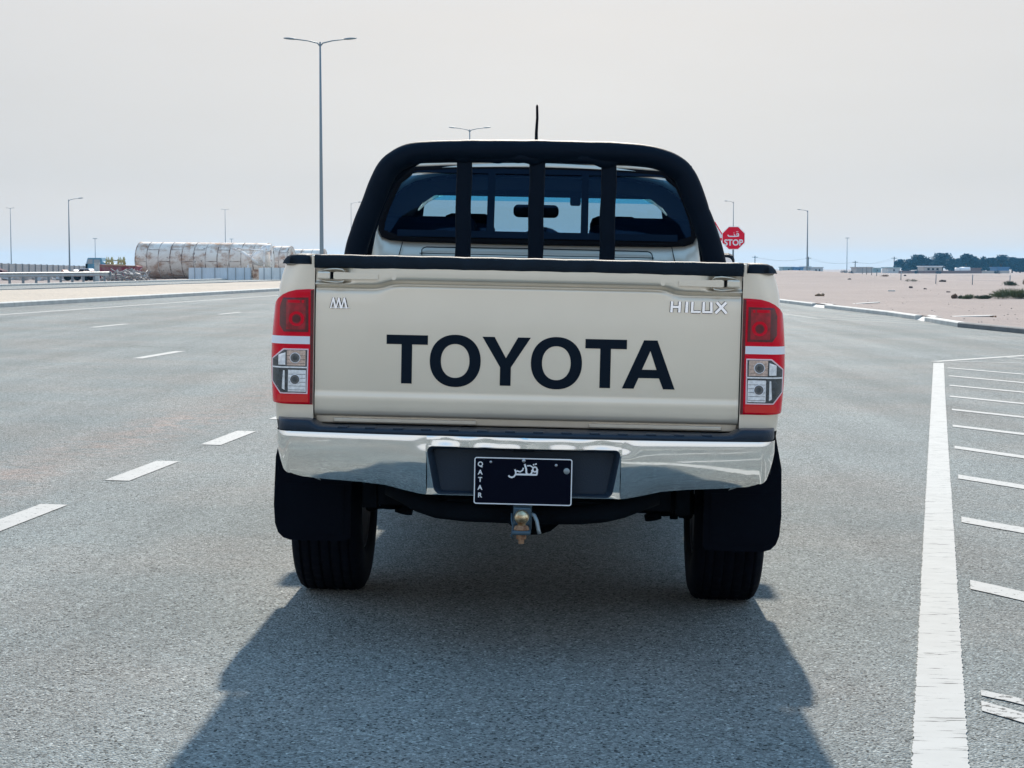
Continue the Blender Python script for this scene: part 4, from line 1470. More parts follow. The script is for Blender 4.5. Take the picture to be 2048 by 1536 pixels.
# hood, front face, lights (out of sight but part of the truck)
g = MB(); rows = []
for k in range(15):
    y = 3.80 + 1.18 * k / 14; u = k / 14
    rows.append([(x * (.80 - .06 * u), y, 1.275 - .13 * u ** 1.6 - .05 * abs(x) ** 4 + .01 * (1 - x * x)) for x in [-1 + j / 8 for j in range(17)]])
g.grid(rows); g.build('hood', M['paint'], TR)
g = MB(); g.box((0, 5.03, .93), (1.5, .06, .34), bev=.03); g.build('front_panel', M['paint'], TR)
g = MB(); g.box((0, 5.07, .98), (.80, .03, .18), bev=.02); g.build('grille', M['chrome'], TR)
for sg in (-1, 1):
    g = MB(); g.box((sg * .62, 5.03, 1.0), (.36, .10, .18), bev=.04); g.build('headlight', M['lens_white'], TR)
g = MB(); g.box((0, 5.10, .66), (1.70, .16, .26), bev=.06); g.build('front_bumper', M['paint'], TR)
# interior
g = MB(); g.box((0, 3.60, 1.14), (1.46, .36, .24), bev=.05); g.box((-.36, 3.50, 1.27), (.36, .12, .06), bev=.03); g.build('dashboard', M['trim'], TR)
g = MB(); g.box((0, 2.55, .90), (1.50, 1.9, .5)); g.build('cabin_floor', M['trim'], TR)
for nm, y, tops in (('front_seat', 2.85, (-.37, .37)),):
    for x in tops:
        g = MB(); g.box((x, y, 1.18), (.50, .12, .62), bev=.05); s_ = g.build(nm, M['trim'], TR)
        g = MB(); g.box((x, y, 1.53), (.25, .09, .15), bev=.04); g.build('headrest', M['trim'], s_)
g = MB()
g.box((-.50, 1.86, 1.36), (.44, .10, .40), bev=.03); g.box((.50, 1.86, 1.36), (.40, .10, .42), bev=.03); g.box((0, 1.86, 1.28), (1.3, .10, .38), bev=.03)
g.build('rear_seat', M['trim'], TR)
g = MB()
g.box((-.255, 2.02, 1.475), (.11, .07, .13), bev=.03); g.box((.285, 2.02, 1.475), (.11, .07, .13), bev=.03)
g.build('headrest', M['trim'], TR)
g = MB(); g.tube([(-.0 + .135 * math.cos(R(q)), 3.25 - .02 * math.sin(R(q)), 1.36 + .165 * math.sin(R(q))) for q in range(0, 181, 12)], .03, 8); 
g.prism([(.14 * math.cos(R(q)), 1.375 + .155 * math.sin(R(q))) for q in range(0, 181, 12)], .04, lambda u, v, w: (u, 3.3 + w, v))
g.build('instrument_hood', M['trim'], TR)
g = MB(); g.prism(rr_outline(-.150, .085, 1.598, 1.664, .026), .02, lambda u, v, w: (u - .0, 3.10 - w, v)); g.tube([(-.03, 3.09, 1.66), (-.03, 3.11, 1.73)], .01, 6); g.build('interior_mirror', M['gap'], TR)
g = MB(); g.box((.17, 3.02, 1.685), (.055, .03, .05), bev=.01); g.box((-.38, 3.02, 1.735), (.38, .03, .05), bev=.01); g.box((.42, 3.02, 1.735), (.38, .03, .05), bev=.01); g.build('sun_visor', M['trim'], TR)

# door mirrors
for sg in (-1, 1):
    g = MB(); g.box((sg * .965, 3.50, 1.335), (.15, .08, .21), bev=.035); g.tube([(sg * .84, 3.5, 1.27), (sg * .92, 3.50, 1.28)], .03, 8); dm = g.build('door_mirror', M['black'], TR)
    g = MB(); g.prism(rr_outline(-.06, .06, -.08, .08, .03), .003, lambda u, v, w: (sg * .965 + u, 3.458 - w, 1.335 + v)); g.build('mirror_glass', M['chrome_badge'], dm)

# antenna
g = MB(); g.tube([(-.030, 2.6, 1.83), (-.030, 2.6, 1.93), (-.031, 2.6, 2.0), (-.028, 2.6, 2.07), (-.030, 2.6, 2.125), (-.030, 2.6, 2.134)], [.0085, .0085, .0075, .0065, .0060, .003], 10)
g.lathe([(.022, 1.83), (.018, 1.85), (.008, 1.86)], (-.030, 2.6, 0)); g.build('antenna', M['rubber'], TR)

# ---- padded sports bar
Lx = [(1.375, .798), (1.434, .788), (1.459, .779), (1.53, .756), (1.606, .727), (1.68, .700), (1.742, .673), (1.775, .652), (1.799, .626), (1.825, .583), (1.844, .543), (1.853, .495), (1.857, .428), (1.860, .36)]
Rx = [(1.375, .792), (1.42, .782), (1.470, .768), (1.55, .738), (1.635, .704), (1.71, .675), (1.768, .645), (1.795, .615), (1.818, .581), (1.838, .535), (1.851, .487), (1.858, .43), (1.863, .362), (1.866, .30)]
RB_ = .0465
outer = [(-x, z) for z, x in Lx] + [(-.20, 1.8645), (-.10, 1.8665), (0, 1.867), (.10, 1.8668), (.20, 1.8667)] + [(x, z) for z, x in Rx[::-1]]
ctr = []
for i, p in enumerate(outer):
    a, b = Vector(outer[max(0, i - 1)]), Vector(outer[min(len(outer) - 1, i + 1)])
    t = (b - a).normalized(); n = Vector((t.y, -t.x))
    ctr.append(Vector(p) + n * RB_)
# refine
fine_ = []
for a, b in zip(ctr, ctr[1:]):
    n = max(1, int((b - a).length / .012))
    for k in range(n): fine_.append(a.lerp(b, k / n))
fine_.append(ctr[-1])
for _ in range(3):
    fine_ = [fine_[0]] + [(fine_[i - 1] + fine_[i] * 2 + fine_[i + 1]) / 4 for i in range(1, len(fine_) - 1)] + [fine_[-1]]
rs_ = []
sacc = 0
for i, p in enumerate(fine_):
    sacc += .012
    rr = RB_ * (1 + .012 * math.sin(sacc * 21) + .010 * math.sin(sacc * 47 + 1))
    for sx, sz in ((-.748, 1.60), (-.61, 1.78), (.64, 1.76), (.70, 1.60)):   # stitched seams of the cover
        d = math.hypot(abs(p.x) - abs(sx) + .03, p.y - sz + .02) if (p.x * sx > 0) else 9
        rr -= .0022 * math.exp(-(d / .012) ** 2)
    rs_.append(rr)
g = MB()
pts = [(p.x, 1.27, p.y) for p in fine_]
pts = [(-.748, 1.27, 1.15)] + pts + [(.742, 1.27, 1.15)]
g.tube(pts, [rs_[0]] + rs_ + [rs_[-1]], 20)
SB = g.build('sports_bar', M['vinyl'], TR)
# loose flap of the cover hanging below the top tube, wavy hem
g = MB(); rows = []
for k in range(101):
    x = -.565 + 1.13 * k / 100
    tz = interp([(-.565, 1.78), (-.42, 1.80), (0, 1.815), (.40, 1.806), (.52, 1.775), (.565, 1.755)], x)
    hem = 1.775 + .006 * math.sin(x * 17 + .6) + .004 * math.sin(x * 41) + .002 * math.sin(x * 90)
    hem -= .020 * max(0, (abs(x) - .42) / .145) ** 1.5
    for ux_ in (-.30, 0, .295): hem -= .014 * math.exp(-((x - ux_) / .032) ** 2)
    rows.append([(x, 1.25, tz), (x, 1.235 + .006 * math.sin(x * 25), min(tz, 1.80)), (x, 1.240, hem), (x, 1.255, hem - .001), (x, 1.30, tz - .02)])
g.grid(rows); g.build('cover_flap', M['vinyl'], SB)
# inner stays following the tube towards the cab
for sg in (-1, 1):
    g = MB(); g.tube([(sg * .716, 1.36, 1.38), (sg * .700, 1.37, 1.48), (sg * .662, 1.38, 1.60), (sg * .615, 1.39, 1.70), (sg * .560, 1.38, 1.755), (sg * .50, 1.36, 1.79)], .024, 10); g.build('stay', M['vinyl'], SB)
for x, wd in ((-.3025, .0325), (0.0, .0325), (.297, .0320)):
    g = MB(); rows = []
    for k in range(31):
        z = 1.02 + .80 * k / 30
        ww = wd * (1 + .02 * math.sin(z * 40 + x * 9)) + (.006 * max(0, (z - 1.775) / .03) if z > 1.775 else 0)
        zz_ = z
        row = []
        for q in range(16):
            a = 2 * math.pi * q / 16
            c, s_ = math.cos(a), math.sin(a)
            row.append((x + ww * math.copysign(abs(c) ** .5, c) + .0015 * math.sin(z * 23 + x), 1.27 + .024 * math.copysign(abs(s_) ** .6, s_), z))
        rows.append(row)
    vs = g.grid(rows, True); g.build('bar_upright', M['vinyl'], SB)
# ------------------------------------------------------------------ scenery measuring helper
def at(px, py, y):
    """world point at depth y seen at a pixel of the photograph"""
    d = ray(px, py); k = y / d.y
    return Vector((d.x * k, y, CAMZ + d.z * k))
def gz(x, y):
    if x > kerb_x(y) + .1 and y > 20.5: return desert_z(x, y)
    s = x * CA - y * SA
    if s > -16.9: return road_z(x, y)
    if s > -26.6: return .48
    if s > -38.6: return .3
    return left_z(x, y)

# ---- street lamps
def lamp(px, ytop, Y, arms, label, base=None, r=.105, arm=2.0, group='street lamps along the roads', z0=None, name='street_lamp'):
    p = at(px, ytop, Y)
    zb = gz(p.x, p.y) if z0 is None else z0
    H = p.z - zb
    t = empty(name, (p.x, p.y, zb), label, 'street lamp', group)
    g = MB()
    g.tube([(0, 0, -.1), (0, 0, .9), (0, 0, 1.0), (0, 0, H * .5), (0, 0, H)], [r * 1.25, r * 1.22, r * 1.1, r * .82, r * .45], 12)
    g.box((0, 0, .03), (r * 4.4, r * 4.4, .06), bev=.01)
    g.build('pole', M['galv_far'], t)
    for a in arms:
        g = MB()
        dx, rise = a * arm, abs(a) * arm * .10
        g.tube([(0, 0, H - .25), (dx * .08, 0, H - .06), (dx * .35, 0, H + rise * .35), (dx * .72, 0, H + rise * .8)], [r * .42, r * .36, r * .32, r * .3], 8)
        ar = g.build('arm', M['galv_far'], t)
        g = MB()
        hl = arm * .36
        c = dx * .86; s_ = math.copysign(1, a)
        rows = []
        for k in range(9):
            u = k / 8
            x = c - s_ * hl / 2 + s_ * hl * u
            w = .17 * math.sin(math.pi * (.12 + .80 * u)) ** .6
            hgt = .085 * math.sin(math.pi * (.15 + .75 * u)) ** .7
            z = H + rise * (.75 + .30 * u)
            rows.append([(x, w * math.cos(q), z + hgt * math.sin(q) * (1 if math.sin(q) > 0 else .6)) for q in [2 * math.pi * j / 12 for j in range(12)]])
        vs = g.grid(rows, True); g.bm.faces.new(vs[0]); g.bm.faces.new(vs[-1])
        g.build('lamp_head', M['galv_far'], ar)
    return t
lamp(640.3, 84, 106, (-1, 1), 'tall two-armed street lamp in the sand median, nearest one left of the truck', r=.115, arm=2.1, z0=.46)
lamp(939.5, 259, 184, (-1, 1), 'two-armed street lamp whose head shows just above the truck roof bar', r=.115, arm=2.1, z0=.46)
lamp(20.5, 416.5, 430, (-1, 1), 'distant two-armed lamp far left above the panel wall', arm=.95, r=.12)
lamp(450, 419, 440, (-1, 1), 'distant two-armed lamp behind the rusty silos', arm=.95, r=.10)
lamp(137, 399, 215, (1,), 'single-armed street lamp standing behind the panel wall, arm to the right', arm=1.75, r=.10)
lamp(702, 406, 235, (1,), 'faint single-armed lamp between the tall lamp and the sports bar', arm=1.4, r=.05)
lamp(1467, 403.5, 230, (-1,), 'single-armed lamp rising directly behind the stop sign', arm=1.15, r=.075)
lamp(1615.5, 421, 250, (-1,), 'single-armed lamp standing on the low sand berm right of the truck', arm=1.45, r=.11)
for px, yt, Y, lb in ((1694.5, 476, 740, 'thin high mast on the right between the berm and the trees'), (190, 477, 740, 'thin pale high mast above the red skip'), (463, 478, 800, 'very faint high mast just above the silos')):
    p = at(px, yt, Y); zb = -.5
    t = empty('light_mast', (p.x, Y, zb), lb, 'mast', 'thin distant light masts')
    g = MB(); g.tube([(0, 0, 0), (0, 0, p.z - zb)], [.16, .10], 8); g.build('pole', M['galv_far'], t)
    g = MB(); g.box((0, 0, p.z - zb), (1.6, 1.6, .22), bev=.05); g.build('lamp_head', M['galv_far'], t)

# ---- road signs
def plate_face(name, poly, Y, thick, m, parent, c, off=0):
    g = MB(); g.prism([(u, v) for u, v in poly], thick, lambda u, v, w: (u, off + w, v)); return g.build(name, m, parent)
YS = 88.0
c = at(1467, 476, YS)
SG = empty('stop_sign', (c.x, YS, gz(c.x, YS)), 'red octagonal stop sign with white Arabic and English lettering on a grey post', 'road sign')
zc = c.z - gz(c.x, YS)
rad = 22.8 / 3500 * YS / math.cos(R(22.5))
octo = lambda r_: [(r_ * math.cos(R(22.5 + 45 * k)), zc + r_ * math.sin(R(22.5 + 45 * k))) for k in range(8)]
g = MB(); g.tube([(0, .08, -.2), (0, .08, zc + rad * .7)], .045, 10); g.build('post', M['galv_far'], SG)
bl = plate_face('sign_board', octo(rad), YS, .012, M['white'], SG, c)
plate_face('sign_face', octo(rad * .955), YS, -.006, M['stop_red'], bl, c)
k_ = YS / 3500
text_mesh('sign_letters', 'STOP', .42, .004, lambda u, v, w: (u, -.0065 - w, zc - 9.6 * k_ + v), M['white'], bl, bold=.012, sx=.94)
sp_ = lambda u, v: ((u - 580) / 8.53 * k_, zc - (v - 820) / 8.53 * k_)
strokes('sign_script', [([sp_(*q) for q in ((483, 765), (492, 785), (515, 792), (600, 792), (665, 788))], .055), ([sp_(*q) for q in ((665, 792), (668, 760), (655, 740))], .045),
                        ([sp_(648 + 15 * math.cos(R(a)), 755 + 17 * math.sin(R(a))) for a in range(0, 361, 30)], .030), ([sp_(*q) for q in ((598, 790), (600, 765), (585, 758))], .04),
                        ([sp_(*q) for q in ((581, 737), (592, 731))], .036), ([sp_(*q) for q in ((626, 716), (637, 710))], .036), ([sp_(*q) for q in ((646, 714), (657, 708))], .036)],
        lambda u, v, w: (u, -.0065 - w, v), .004, M['white'], bl)
# triangular warning sign half hidden between the bar and the stop sign
YT = 91.0
c = at(1430, 462, YT); kt_ = YT / 3500
TS = empty('warning_sign', (c.x, YT, gz(c.x, YT)), 'white warning triangle with red border, mostly hidden between sports bar and stop sign', 'road sign')
zt0 = c.z - gz(c.x, YT)
tri = lambda s_: [(0 * kt_, zt0 + 19 * kt_ * s_), (-23 * kt_ * s_, zt0 - 19 * kt_ * s_ + (1 - s_) * 3 * kt_), (23 * kt_ * s_, zt0 - 19 * kt_ * s_ + (1 - s_) * 3 * kt_)]
bl = plate_face('sign_board', tri(1), YT, .012, M['stop_red'], TS, c)
plate_face('sign_face', tri(.76), YT, -.006, M['white'], bl, c)
g = MB(); g.box((5 * kt_, -.010, zt0 - 9 * kt_), (6 * kt_, .004, 3 * kt_)); g.box((3 * kt_, -.010, zt0 + 2 * kt_), (4 * kt_, .004, 3 * kt_)); g.build('symbol', M['decal'], bl)
g = MB(); g.tube([(0, .08, -.2), (0, .08, zt0)], .045, 10); g.build('post', M['galv_far'], TS)

# ---- guard rail beside the far carriageway
s0, t0, t1 = -43.4, 96, 131.5
x0, y0 = st(s0, t0)
GR = empty('guard_rail', (x0, y0, left_z(x0, y0)), 'grey steel crash barrier on posts along the far verge', 'crash barrier')
GR.rotation_euler = (0, 0, -ROADA)
L_r = t1 - t0
g = MB()
w_ = [(.0, .76), (.035, .745), (.05, .70), (.035, .655), (0, .62), (0, .58), (.035, .545), (.05, .50), (.035, .455), (0, .44), (-.01, .44), (-.01, .76)]
vs = g.grid([[(u, y, v) for u, v in w_] for y in [L_r * k / 10 for k in range(11)]], True)
g.bm.faces.new(vs[0]); g.bm.faces.new(vs[-1])
g.build('rail', M['galv'], GR)
k = 0
yy = 1.0
while yy < L_r:
    g = MB(); g.box((-.09, yy, .33), (.15, .10, .76)); g.build('post', M['galv_far'], GR); yy += 2.4
g = MB(); g.box((.03, L_r + .04, .58), (.16, .12, .42), bev=.02); g.build('end_plate', M['galv_far'], GR)

# ---- grey panel wall at the left
m_wall = two_tone('grey_wall_panel', (.20, .22, .24), (.27, .27, .27), 1.2, .4, .65, .9)
a, b = at(-60, 525, 185), at(203, 533.2, 262)
WA = empty('panel_wall', (a.x, a.y, .2), 'grey precast panel wall running behind the crash barrier at far left', 'wall')
d = (b - a); n = 22
for k in range(n):
    p, q = a.lerp(b, k / n), a.lerp(b, (k + 1) / n)
    g = MB(); mid_ = (p + q) / 2 - Vector((a.x, a.y, .2)); zz_ = (p.z + q.z) / 2
    ang = math.atan2(d.y, d.x)
    g.box((mid_.x, mid_.y, (zz_ - .2) / 2 - .1), (Vector((q.x - p.x, q.y - p.y)).length * .93, .12, zz_ - .2 + .2), Matrix.Rotation(ang, 4, 'Z'))
    g.build('wall_panel', m_wall, WA)
    g = MB(); pp = p - Vector((a.x, a.y, .2)); g.box((pp.x, pp.y - .1, (p.z - .2) / 2 - .08), (.20, .24, p.z - .2 + .25), Matrix.Rotation(ang, 4, 'Z')); g.build('wall_post', M['concrete_dark'], WA)
p = at(194, 545, 140)
g = MB(); g.box((p.x, 140, .90), (.34, .34, 1.52), bev=.02); g.box((p.x, 140, 1.68), (.42, .42, .06), bev=.01)
tag(g.build('gate_pillar', mat('pillar_concrete', (.42, .46, .45), .9, var=.15, scale=4)), 'square grey concrete pillar at the end of the crash barrier', 'pillar')

# ---- scrap yard things
m_skip = two_tone('faded_red_steel', (.26, .035, .055), (.34, .16, .15), 1.6, .45, .62, .8)
p0, p1 = at(198, 538, 152), at(281, 538, 152)
SK = empty('skip', ((p0.x + p1.x) / 2, 152, .3), 'dark red steel skip beside the big rusty silo', 'skip')
wd = p1.x - p0.x
g = MB(); g.prism([(-wd / 2, 0), (wd / 2 - .25, 0), (wd / 2, 1.14), (wd / 2 - .5, 1.20), (-wd / 2 + .1, 1.30)], 1.9, lambda u, v, w: (u, -.95 + w, v)); sb = g.build('skip_body', m_skip, SK)
for k in range(7):
    g = MB(); g.box((-wd / 2 + .35 + k * .5, -.98, .6), (.08, .07, 1.1)); g.build('rib', m_skip, SK)
g = MB(); g.box((0, -.97, 1.16), (wd - .3, .1, .08)); g.build('rim', M['rust'], SK)
# blue lorry cab looking over the wall
m_blue = mat('faded_blue_paint', (.10, .26, .36), .6, var=.2, scale=3)
p = at(196, 522, 172)
BT = empty('lorry', (p.x, 172, .2), 'old pale blue lorry cab standing behind the panel wall', 'lorry')
g = MB(); g.prism([(-.92, .5), (-.95, 1.45), (-.80, 2.02), (-.70, 2.08), (.55, 2.08), (.66, 1.7), (1.7, 1.45), (1.7, .5)], 1.9, lambda u, v, w: (u, -.95 + w, v)); g.build('body', m_blue, BT)
g = MB(); g.prism([(-.86, 1.5), (-.74, 1.95), (-.30, 1.95), (-.30, 1.5)], .02, lambda u, v, w: (u, -.955 - w, v)); g.prism([(-.18, 1.5), (-.18, 1.92), (.40, 1.92), (.46, 1.5)], .02, lambda u, v, w: (u, -.955 - w, v)); g.build('window', M['sign_back'], BT)
g = MB(); g.box((-.90, -.7, 1.25), (.2, .6, .5)); g.build('grille', M['under'], BT)
for x in (-.5, 1.2):
    g = MB(); g.lathe([(0, -.12), (.42, -.12), (.45, -.05), (.45, .1), (0, .1)], (x, -.9, .42), 'Y', 20); g.build('wheel', M['under'], BT)
# spiky farm machine frame
m_ol = mat('olive_paint', (.34, .32, .13), .7, var=.3, scale=4)
p = at(231, 523, 156)
FM = empty('cultivator', (p.x, 156, .3), 'yellowish green spiked farm machine standing above the red skip', 'farm machine')
kk = 156 / 3500
def fp(px, py): return ((px - 231) * kk, 0, CAMZ + (535 - py) * kk - .3)
for cx in (219, 243):
    g = MB()
    for dx in (-6, -1, 4, 7): g.tube([fp(cx + dx, 532), fp(cx + dx * .8, 520), fp(cx + dx * .55 + (2 if dx > 0 else -2), 513.5)], [.07, .07, .02], 6)
    g.tube([fp(cx - 9, 527), fp(cx + 8, 518)], .05, 6); g.tube([fp(cx - 8, 519), fp(cx + 9, 527)], .05, 6); g.tube([fp(cx - 8, 524), fp(cx + 8, 524)], .06, 6)
    g.build('tine_frame', m_ol, FM)
g = MB(); g.tube([fp(216, 521), fp(248, 521)], .05, 6); g.tube([fp(213, 530), fp(250, 530)], .09, 6)
for x in (216, 246): g.tube([fp(x, 531), (fp(x, 531)[0], 0, -.1)], .06, 6)
g.build('frame', m_ol, FM)
# heap of scrap metal and rubble
random.seed(21)
g = MB()
xa, xb = at(200, 560, 146).x, at(290, 560, 146).x
for k in range(150):
    x = random.uniform(xa, xb); y = random.uniform(144, 150)
    h_ = .75 * math.exp(-((x - (xa * .45 + xb * .55)) / 2.2) ** 2) + .12
    z = .2 + random.uniform(0, h_)
    if k % 3:
        ln = random.uniform(.3, 1.5); a1, a2 = random.uniform(0, 6.28), random.uniform(-.7, .9)
        dd = Vector((math.cos(a1) * math.cos(a2), math.sin(a1) * math.cos(a2), math.sin(a2))) * ln / 2
        c_ = Vector((x, y, z)); g.tube([c_ - dd, c_ + dd], random.uniform(.02, .05), 5)
    else:
        g.box((x, y, z), (random.uniform(.1, .5), random.uniform(.1, .5), random.uniform(.05, .25)), Matrix.Rotation(random.uniform(0, 3), 4, Vector((random.random(), random.random(), 1)).normalized()))
m_scrap = two_tone('scrap_metal', (.22, .20, .19), (.40, .37, .34), 2.0, .42, .6, .8)
tag(g.build('scrap_heap', m_scrap), 'low heap of scrap bars and rubble in front of the red skip', 'scrap heap', kind='stuff')
g = MB()
for k in range(110):
    x = at(random.uniform(20, 185), 550, 160).x; y = random.uniform(150, 172)
    g.box((x, y, .25 + random.uniform(0, .35)), (random.uniform(.15, .7), random.uniform(.1, .5), random.uniform(.1, .4)), Matrix.Rotation(random.uniform(0, 3), 4, Vector((random.random(), random.random(), 1)).normalized()))
tag(g.build('rubble', mat('pale_rubble', (.42, .42, .41), .9, var=.3, scale=1)), 'pale rubble lying between the crash barrier and the panel wall', 'rubble', kind='stuff')

# parked vehicles glimpsed over the barrier
def small_car(px, Y, ln, ht, m, label, turn=0.):
    p = at(px, 540, Y)
    t = empty('parked_car', (p.x, Y, left_z(p.x, Y)), label, 'car', None, (0, 0, turn))
    g = MB(); w = 1.7
    prof = [(-ln / 2, .35), (-ln / 2, .75), (-ln * .46, .92), (-ln * .30, ht * .64), (-ln * .17, ht), (ln * .22, ht), (ln * .36, ht * .66), (ln * .47, .85), (ln / 2, .7), (ln / 2, .35)]
    g.prism(prof, w, lambda u, v, ww: (u, -w / 2 + ww, v)); g.build('body', m, t)
    g = MB()
    g.prism([(-ln * .27, ht * .66), (-ln * .16, ht * .95), (ln * .02, ht * .95), (ln * .02, ht * .66)], .02, lambda u, v, ww: (u, -w / 2 - ww - .001, v))
    g.prism([(ln * .04, ht * .66), (ln * .04, ht * .95), (ln * .20, ht * .95), (ln * .31, ht * .66)], .02, lambda u, v, ww: (u, -w / 2 - ww - .001, v)); g.build('window', M['under'], t)
    for x in (-ln * .3, ln * .3):
        g = MB(); g.lathe([(0, -.02), (.30, -.02), (.32, .05), (.32, .2), (0, .2)], (x, -w / 2, .32), 'Y', 18); g.build('wheel', M['under'], t)
    return t
small_car(-30, 168, 3.9, 1.42, mat('maroon_paint', (.06, .012, .03), .8, spec=.1), 'dark maroon car parked at the far left edge behind the barrier')
small_car(172, 150, 1.9, 1.02, M['white'], 'small white vehicle partly hidden behind the end of the crash barrier')
small_car(158, 147, 2.6, .80, mat('dull_red', (.22, .05, .05), .6), 'low dull red vehicle seen beneath the crash barrier rail')

# ---- rusty silos lying on their side
def silo_mat():
    m, n, l, b = newmat('rusty_white_silo')
    t = n.new('ShaderNodeTexCoord')
    def nz(sc, lo, hi, stretch=(1, 1, 1), det=8):
        mp = n.new('ShaderNodeMapping'); mp.inputs['Scale'].default_value = stretch; l.new(t.outputs['Object'], mp.inputs[0])
        x = n.new('ShaderNodeTexNoise'); x.inputs['Scale'].default_value = sc; x.inputs['Detail'].default_value = det; x.inputs['Roughness'].default_value = .7
        l.new(mp.outputs[0], x.inputs['Vector'])
        r_ = n.new('ShaderNodeMapRange'); r_.inputs[1].default_value = lo; r_.inputs[2].default_value = hi; l.new(x.outputs['Fac'], r_.inputs[0]); return r_.outputs[0]
    def mixc(f, a, bcol):
        x = n.new('ShaderNodeMix'); x.data_type = 'RGBA'; l.new(f, x.inputs[0])
        if isinstance(a, tuple): x.inputs[6].default_value = (*a, 1)
        else: l.new(a, x.inputs[6])
        x.inputs[7].default_value = (*bcol, 1); return x.outputs[2]
    c1 = mixc(nz(.5, .35, .7), (.86, .78, .68), (.72, .60, .50))
    c2 = mixc(nz(.75, .47, .62, (1, 1, 1.4), 8), c1, (.46, .27, .17))
    c3 = mixc(nz(2.2, .61, .66), c2, (.07, .045, .04))
    l.new(c3, b.inputs['Base Color']); b.inputs['Roughness'].default_value = .8
    return m
M['silo'] = silo_mat()
M['seam'] = two_tone('rusted_seam', (.20, .11, .07), (.60, .50, .42), 1.3, .42, .58, .85)
def silo(px0, px1, Y, ztop, zbot, ang, label, nr, ext_r=None, closed=True):
    p0, p1 = at(px0, 520, Y), at(px1, 520, Y)
    L_ = (p1.x - p0.x) / math.cos(ang)
    r_ = (ztop - zbot) / 2
    t = empty('silo', (p0.x, Y, zbot), label, 'silo', 'rusty silos lying on the ground', (0, 0, ang))
    g = MB()
    rows = []
    NSEG = 40
    xs_ = [0, .12] + [L_ * k / (nr * 2) for k in range(1, nr * 2 + 1)]
    r2 = ext_r or r_
    for x in xs_:
        rr = (r_ + (r2 - r_) * x / L_) * (.985 if x == 0 else 1) * (1 + .004 * math.sin(x * 3.1))
        rows.append([(x, rr * math.cos(2 * math.pi * k / NSEG), r_ + rr * math.sin(2 * math.pi * k / NSEG)) for k in range(NSEG)])
    vs = g.grid(rows, True)
    g.bm.faces.new(vs[0]); g.bm.faces.new(vs[-1])
    g.build('shell', M['silo'], t)
    for k in range(nr + 1):
        x = min(L_ - .03, max(.03, L_ * k / nr)); rr = r_ + (r2 - r_) * x / L_
        g = MB(); g.lathe([(rr + .002, -.045), (rr + .02, -.038), (rr + .02, .038), (rr + .002, .045)], (x, 0, r_), 'X', NSEG); g.build('hoop', M['seam'], t)
    rnd = random.Random(int(px0))
    for k in range(nr):
        x = L_ * (k + .5) / nr; rr = r_ + (r2 - r_) * x / L_ + .012
        a_ = math.pi + (.62 if k % 2 else -.05) * -1
        g = MB()
        g.grid([[(x + L_ / nr * .47 * s_, rr * math.cos(q), r_ + rr * math.sin(q)) for s_ in (-1, 0, 1)] for q in (a_ - .022, a_ + .022)]); g.build('seam', M['seam'], t)
    return t, L_, r_
S1_, L1_, r1_ = silo(283, 545, 164, 3.72, .24, R(-9), 'largest rusty white silo lying on its side, nearest and leftmost', 11, 1.60)
silo(549, 584, 178, 3.5, .25, R(-9), 'second rusty silo section just behind the largest one', 2)
silo(587, 650, 196, 3.38, .25, R(-9), 'furthest pale silo section, half hidden by the truck bed corner', 3)
# support frame and conical hopper in front of the big silo
kk = 158 / 3500
o_ = at(520, 520, 158)
HP = empty('hopper', (o_.x, 158, .22), 'pale steel hopper cone with struts leaning against the largest silo', 'hopper')
hp = lambda px, py, dy=0: ((px - 520) * kk, dy, CAMZ + (535 - py) * kk - .22)
m_pale = two_tone('pale_rusty_steel', (.82, .78, .73), (.50, .36, .28), 1.8, .5, .66, .8)
g = MB(); g.tube([hp(543, 512), hp(533, 512), hp(506, 519), hp(492, 512)], [1.1, 1.05, .45, .2], 20); g.build('cone', m_pale, HP)
for a_, b_, r_ in (((486, 503), (520, 527), .13), ((478, 497), (545, 503), .07), ((545, 500), (548, 540), .10), ((533, 495), (531, 552), .08), ((512, 503), (500, 530), .06), ((500, 530), (500, 556), .07), ((486, 503), (470, 498), .10), ((548, 540), (548, 560), .09)):
    g = MB(); g.tube([hp(*a_, -1.2), hp(*b_, -1.2)], r_, 8); g.build('strut', m_pale, HP)
# white hoarding in front
m_hoard = mat('white_corrugated_sheet', (.60, .66, .70), .6, var=.08, scale=1)
m_hoard2 = mat('cream_sheet', (.80, .80, .77), .6, var=.1, scale=1)
HY = 151.
HO = empty('hoarding', (at(377, 560, HY).x, HY, .22), 'low white corrugated sheet hoarding in front of the rusty silos', 'fence')
kk = HY / 3500
xs_ = [377, 389.5, 404, 430, 455.5, 471.5, 489, 502]
xs2 = [517, 528, 543, 560, 580, 600, 620, 640]
for seq in (xs_, xs2):
    for a_, b_ in zip(seq, seq[1:]):
        g = MB(); x0_, x1_ = (a_ - 377) * kk + .02, (b_ - 377) * kk - .02
        n = max(4, int((x1_ - x0_) / .11))
        rows = [[(x0_ + (x1_ - x0_) * k / n, .02 * (k % 2), z) for k in range(n + 1)] for z in (.0, 1.10)]
        g.grid(rows, smooth=False); g.grid([[(x, y + .012, z) for x, y, z in r_] for r_ in rows], smooth=False)
        g.build('sheet', m_hoard if a_ < 490 else m_hoard2, HO)
        g = MB(); g.box((x1_ + .02, -.01, .57), (.06, .06, 1.16)); g.build('fence_post', M['sign_back'], HO)
g = MB(); g.box(((510 - 377) * kk, .4, .52), (.5, .05, .9)); g.build('gate', M['seam'], HO)

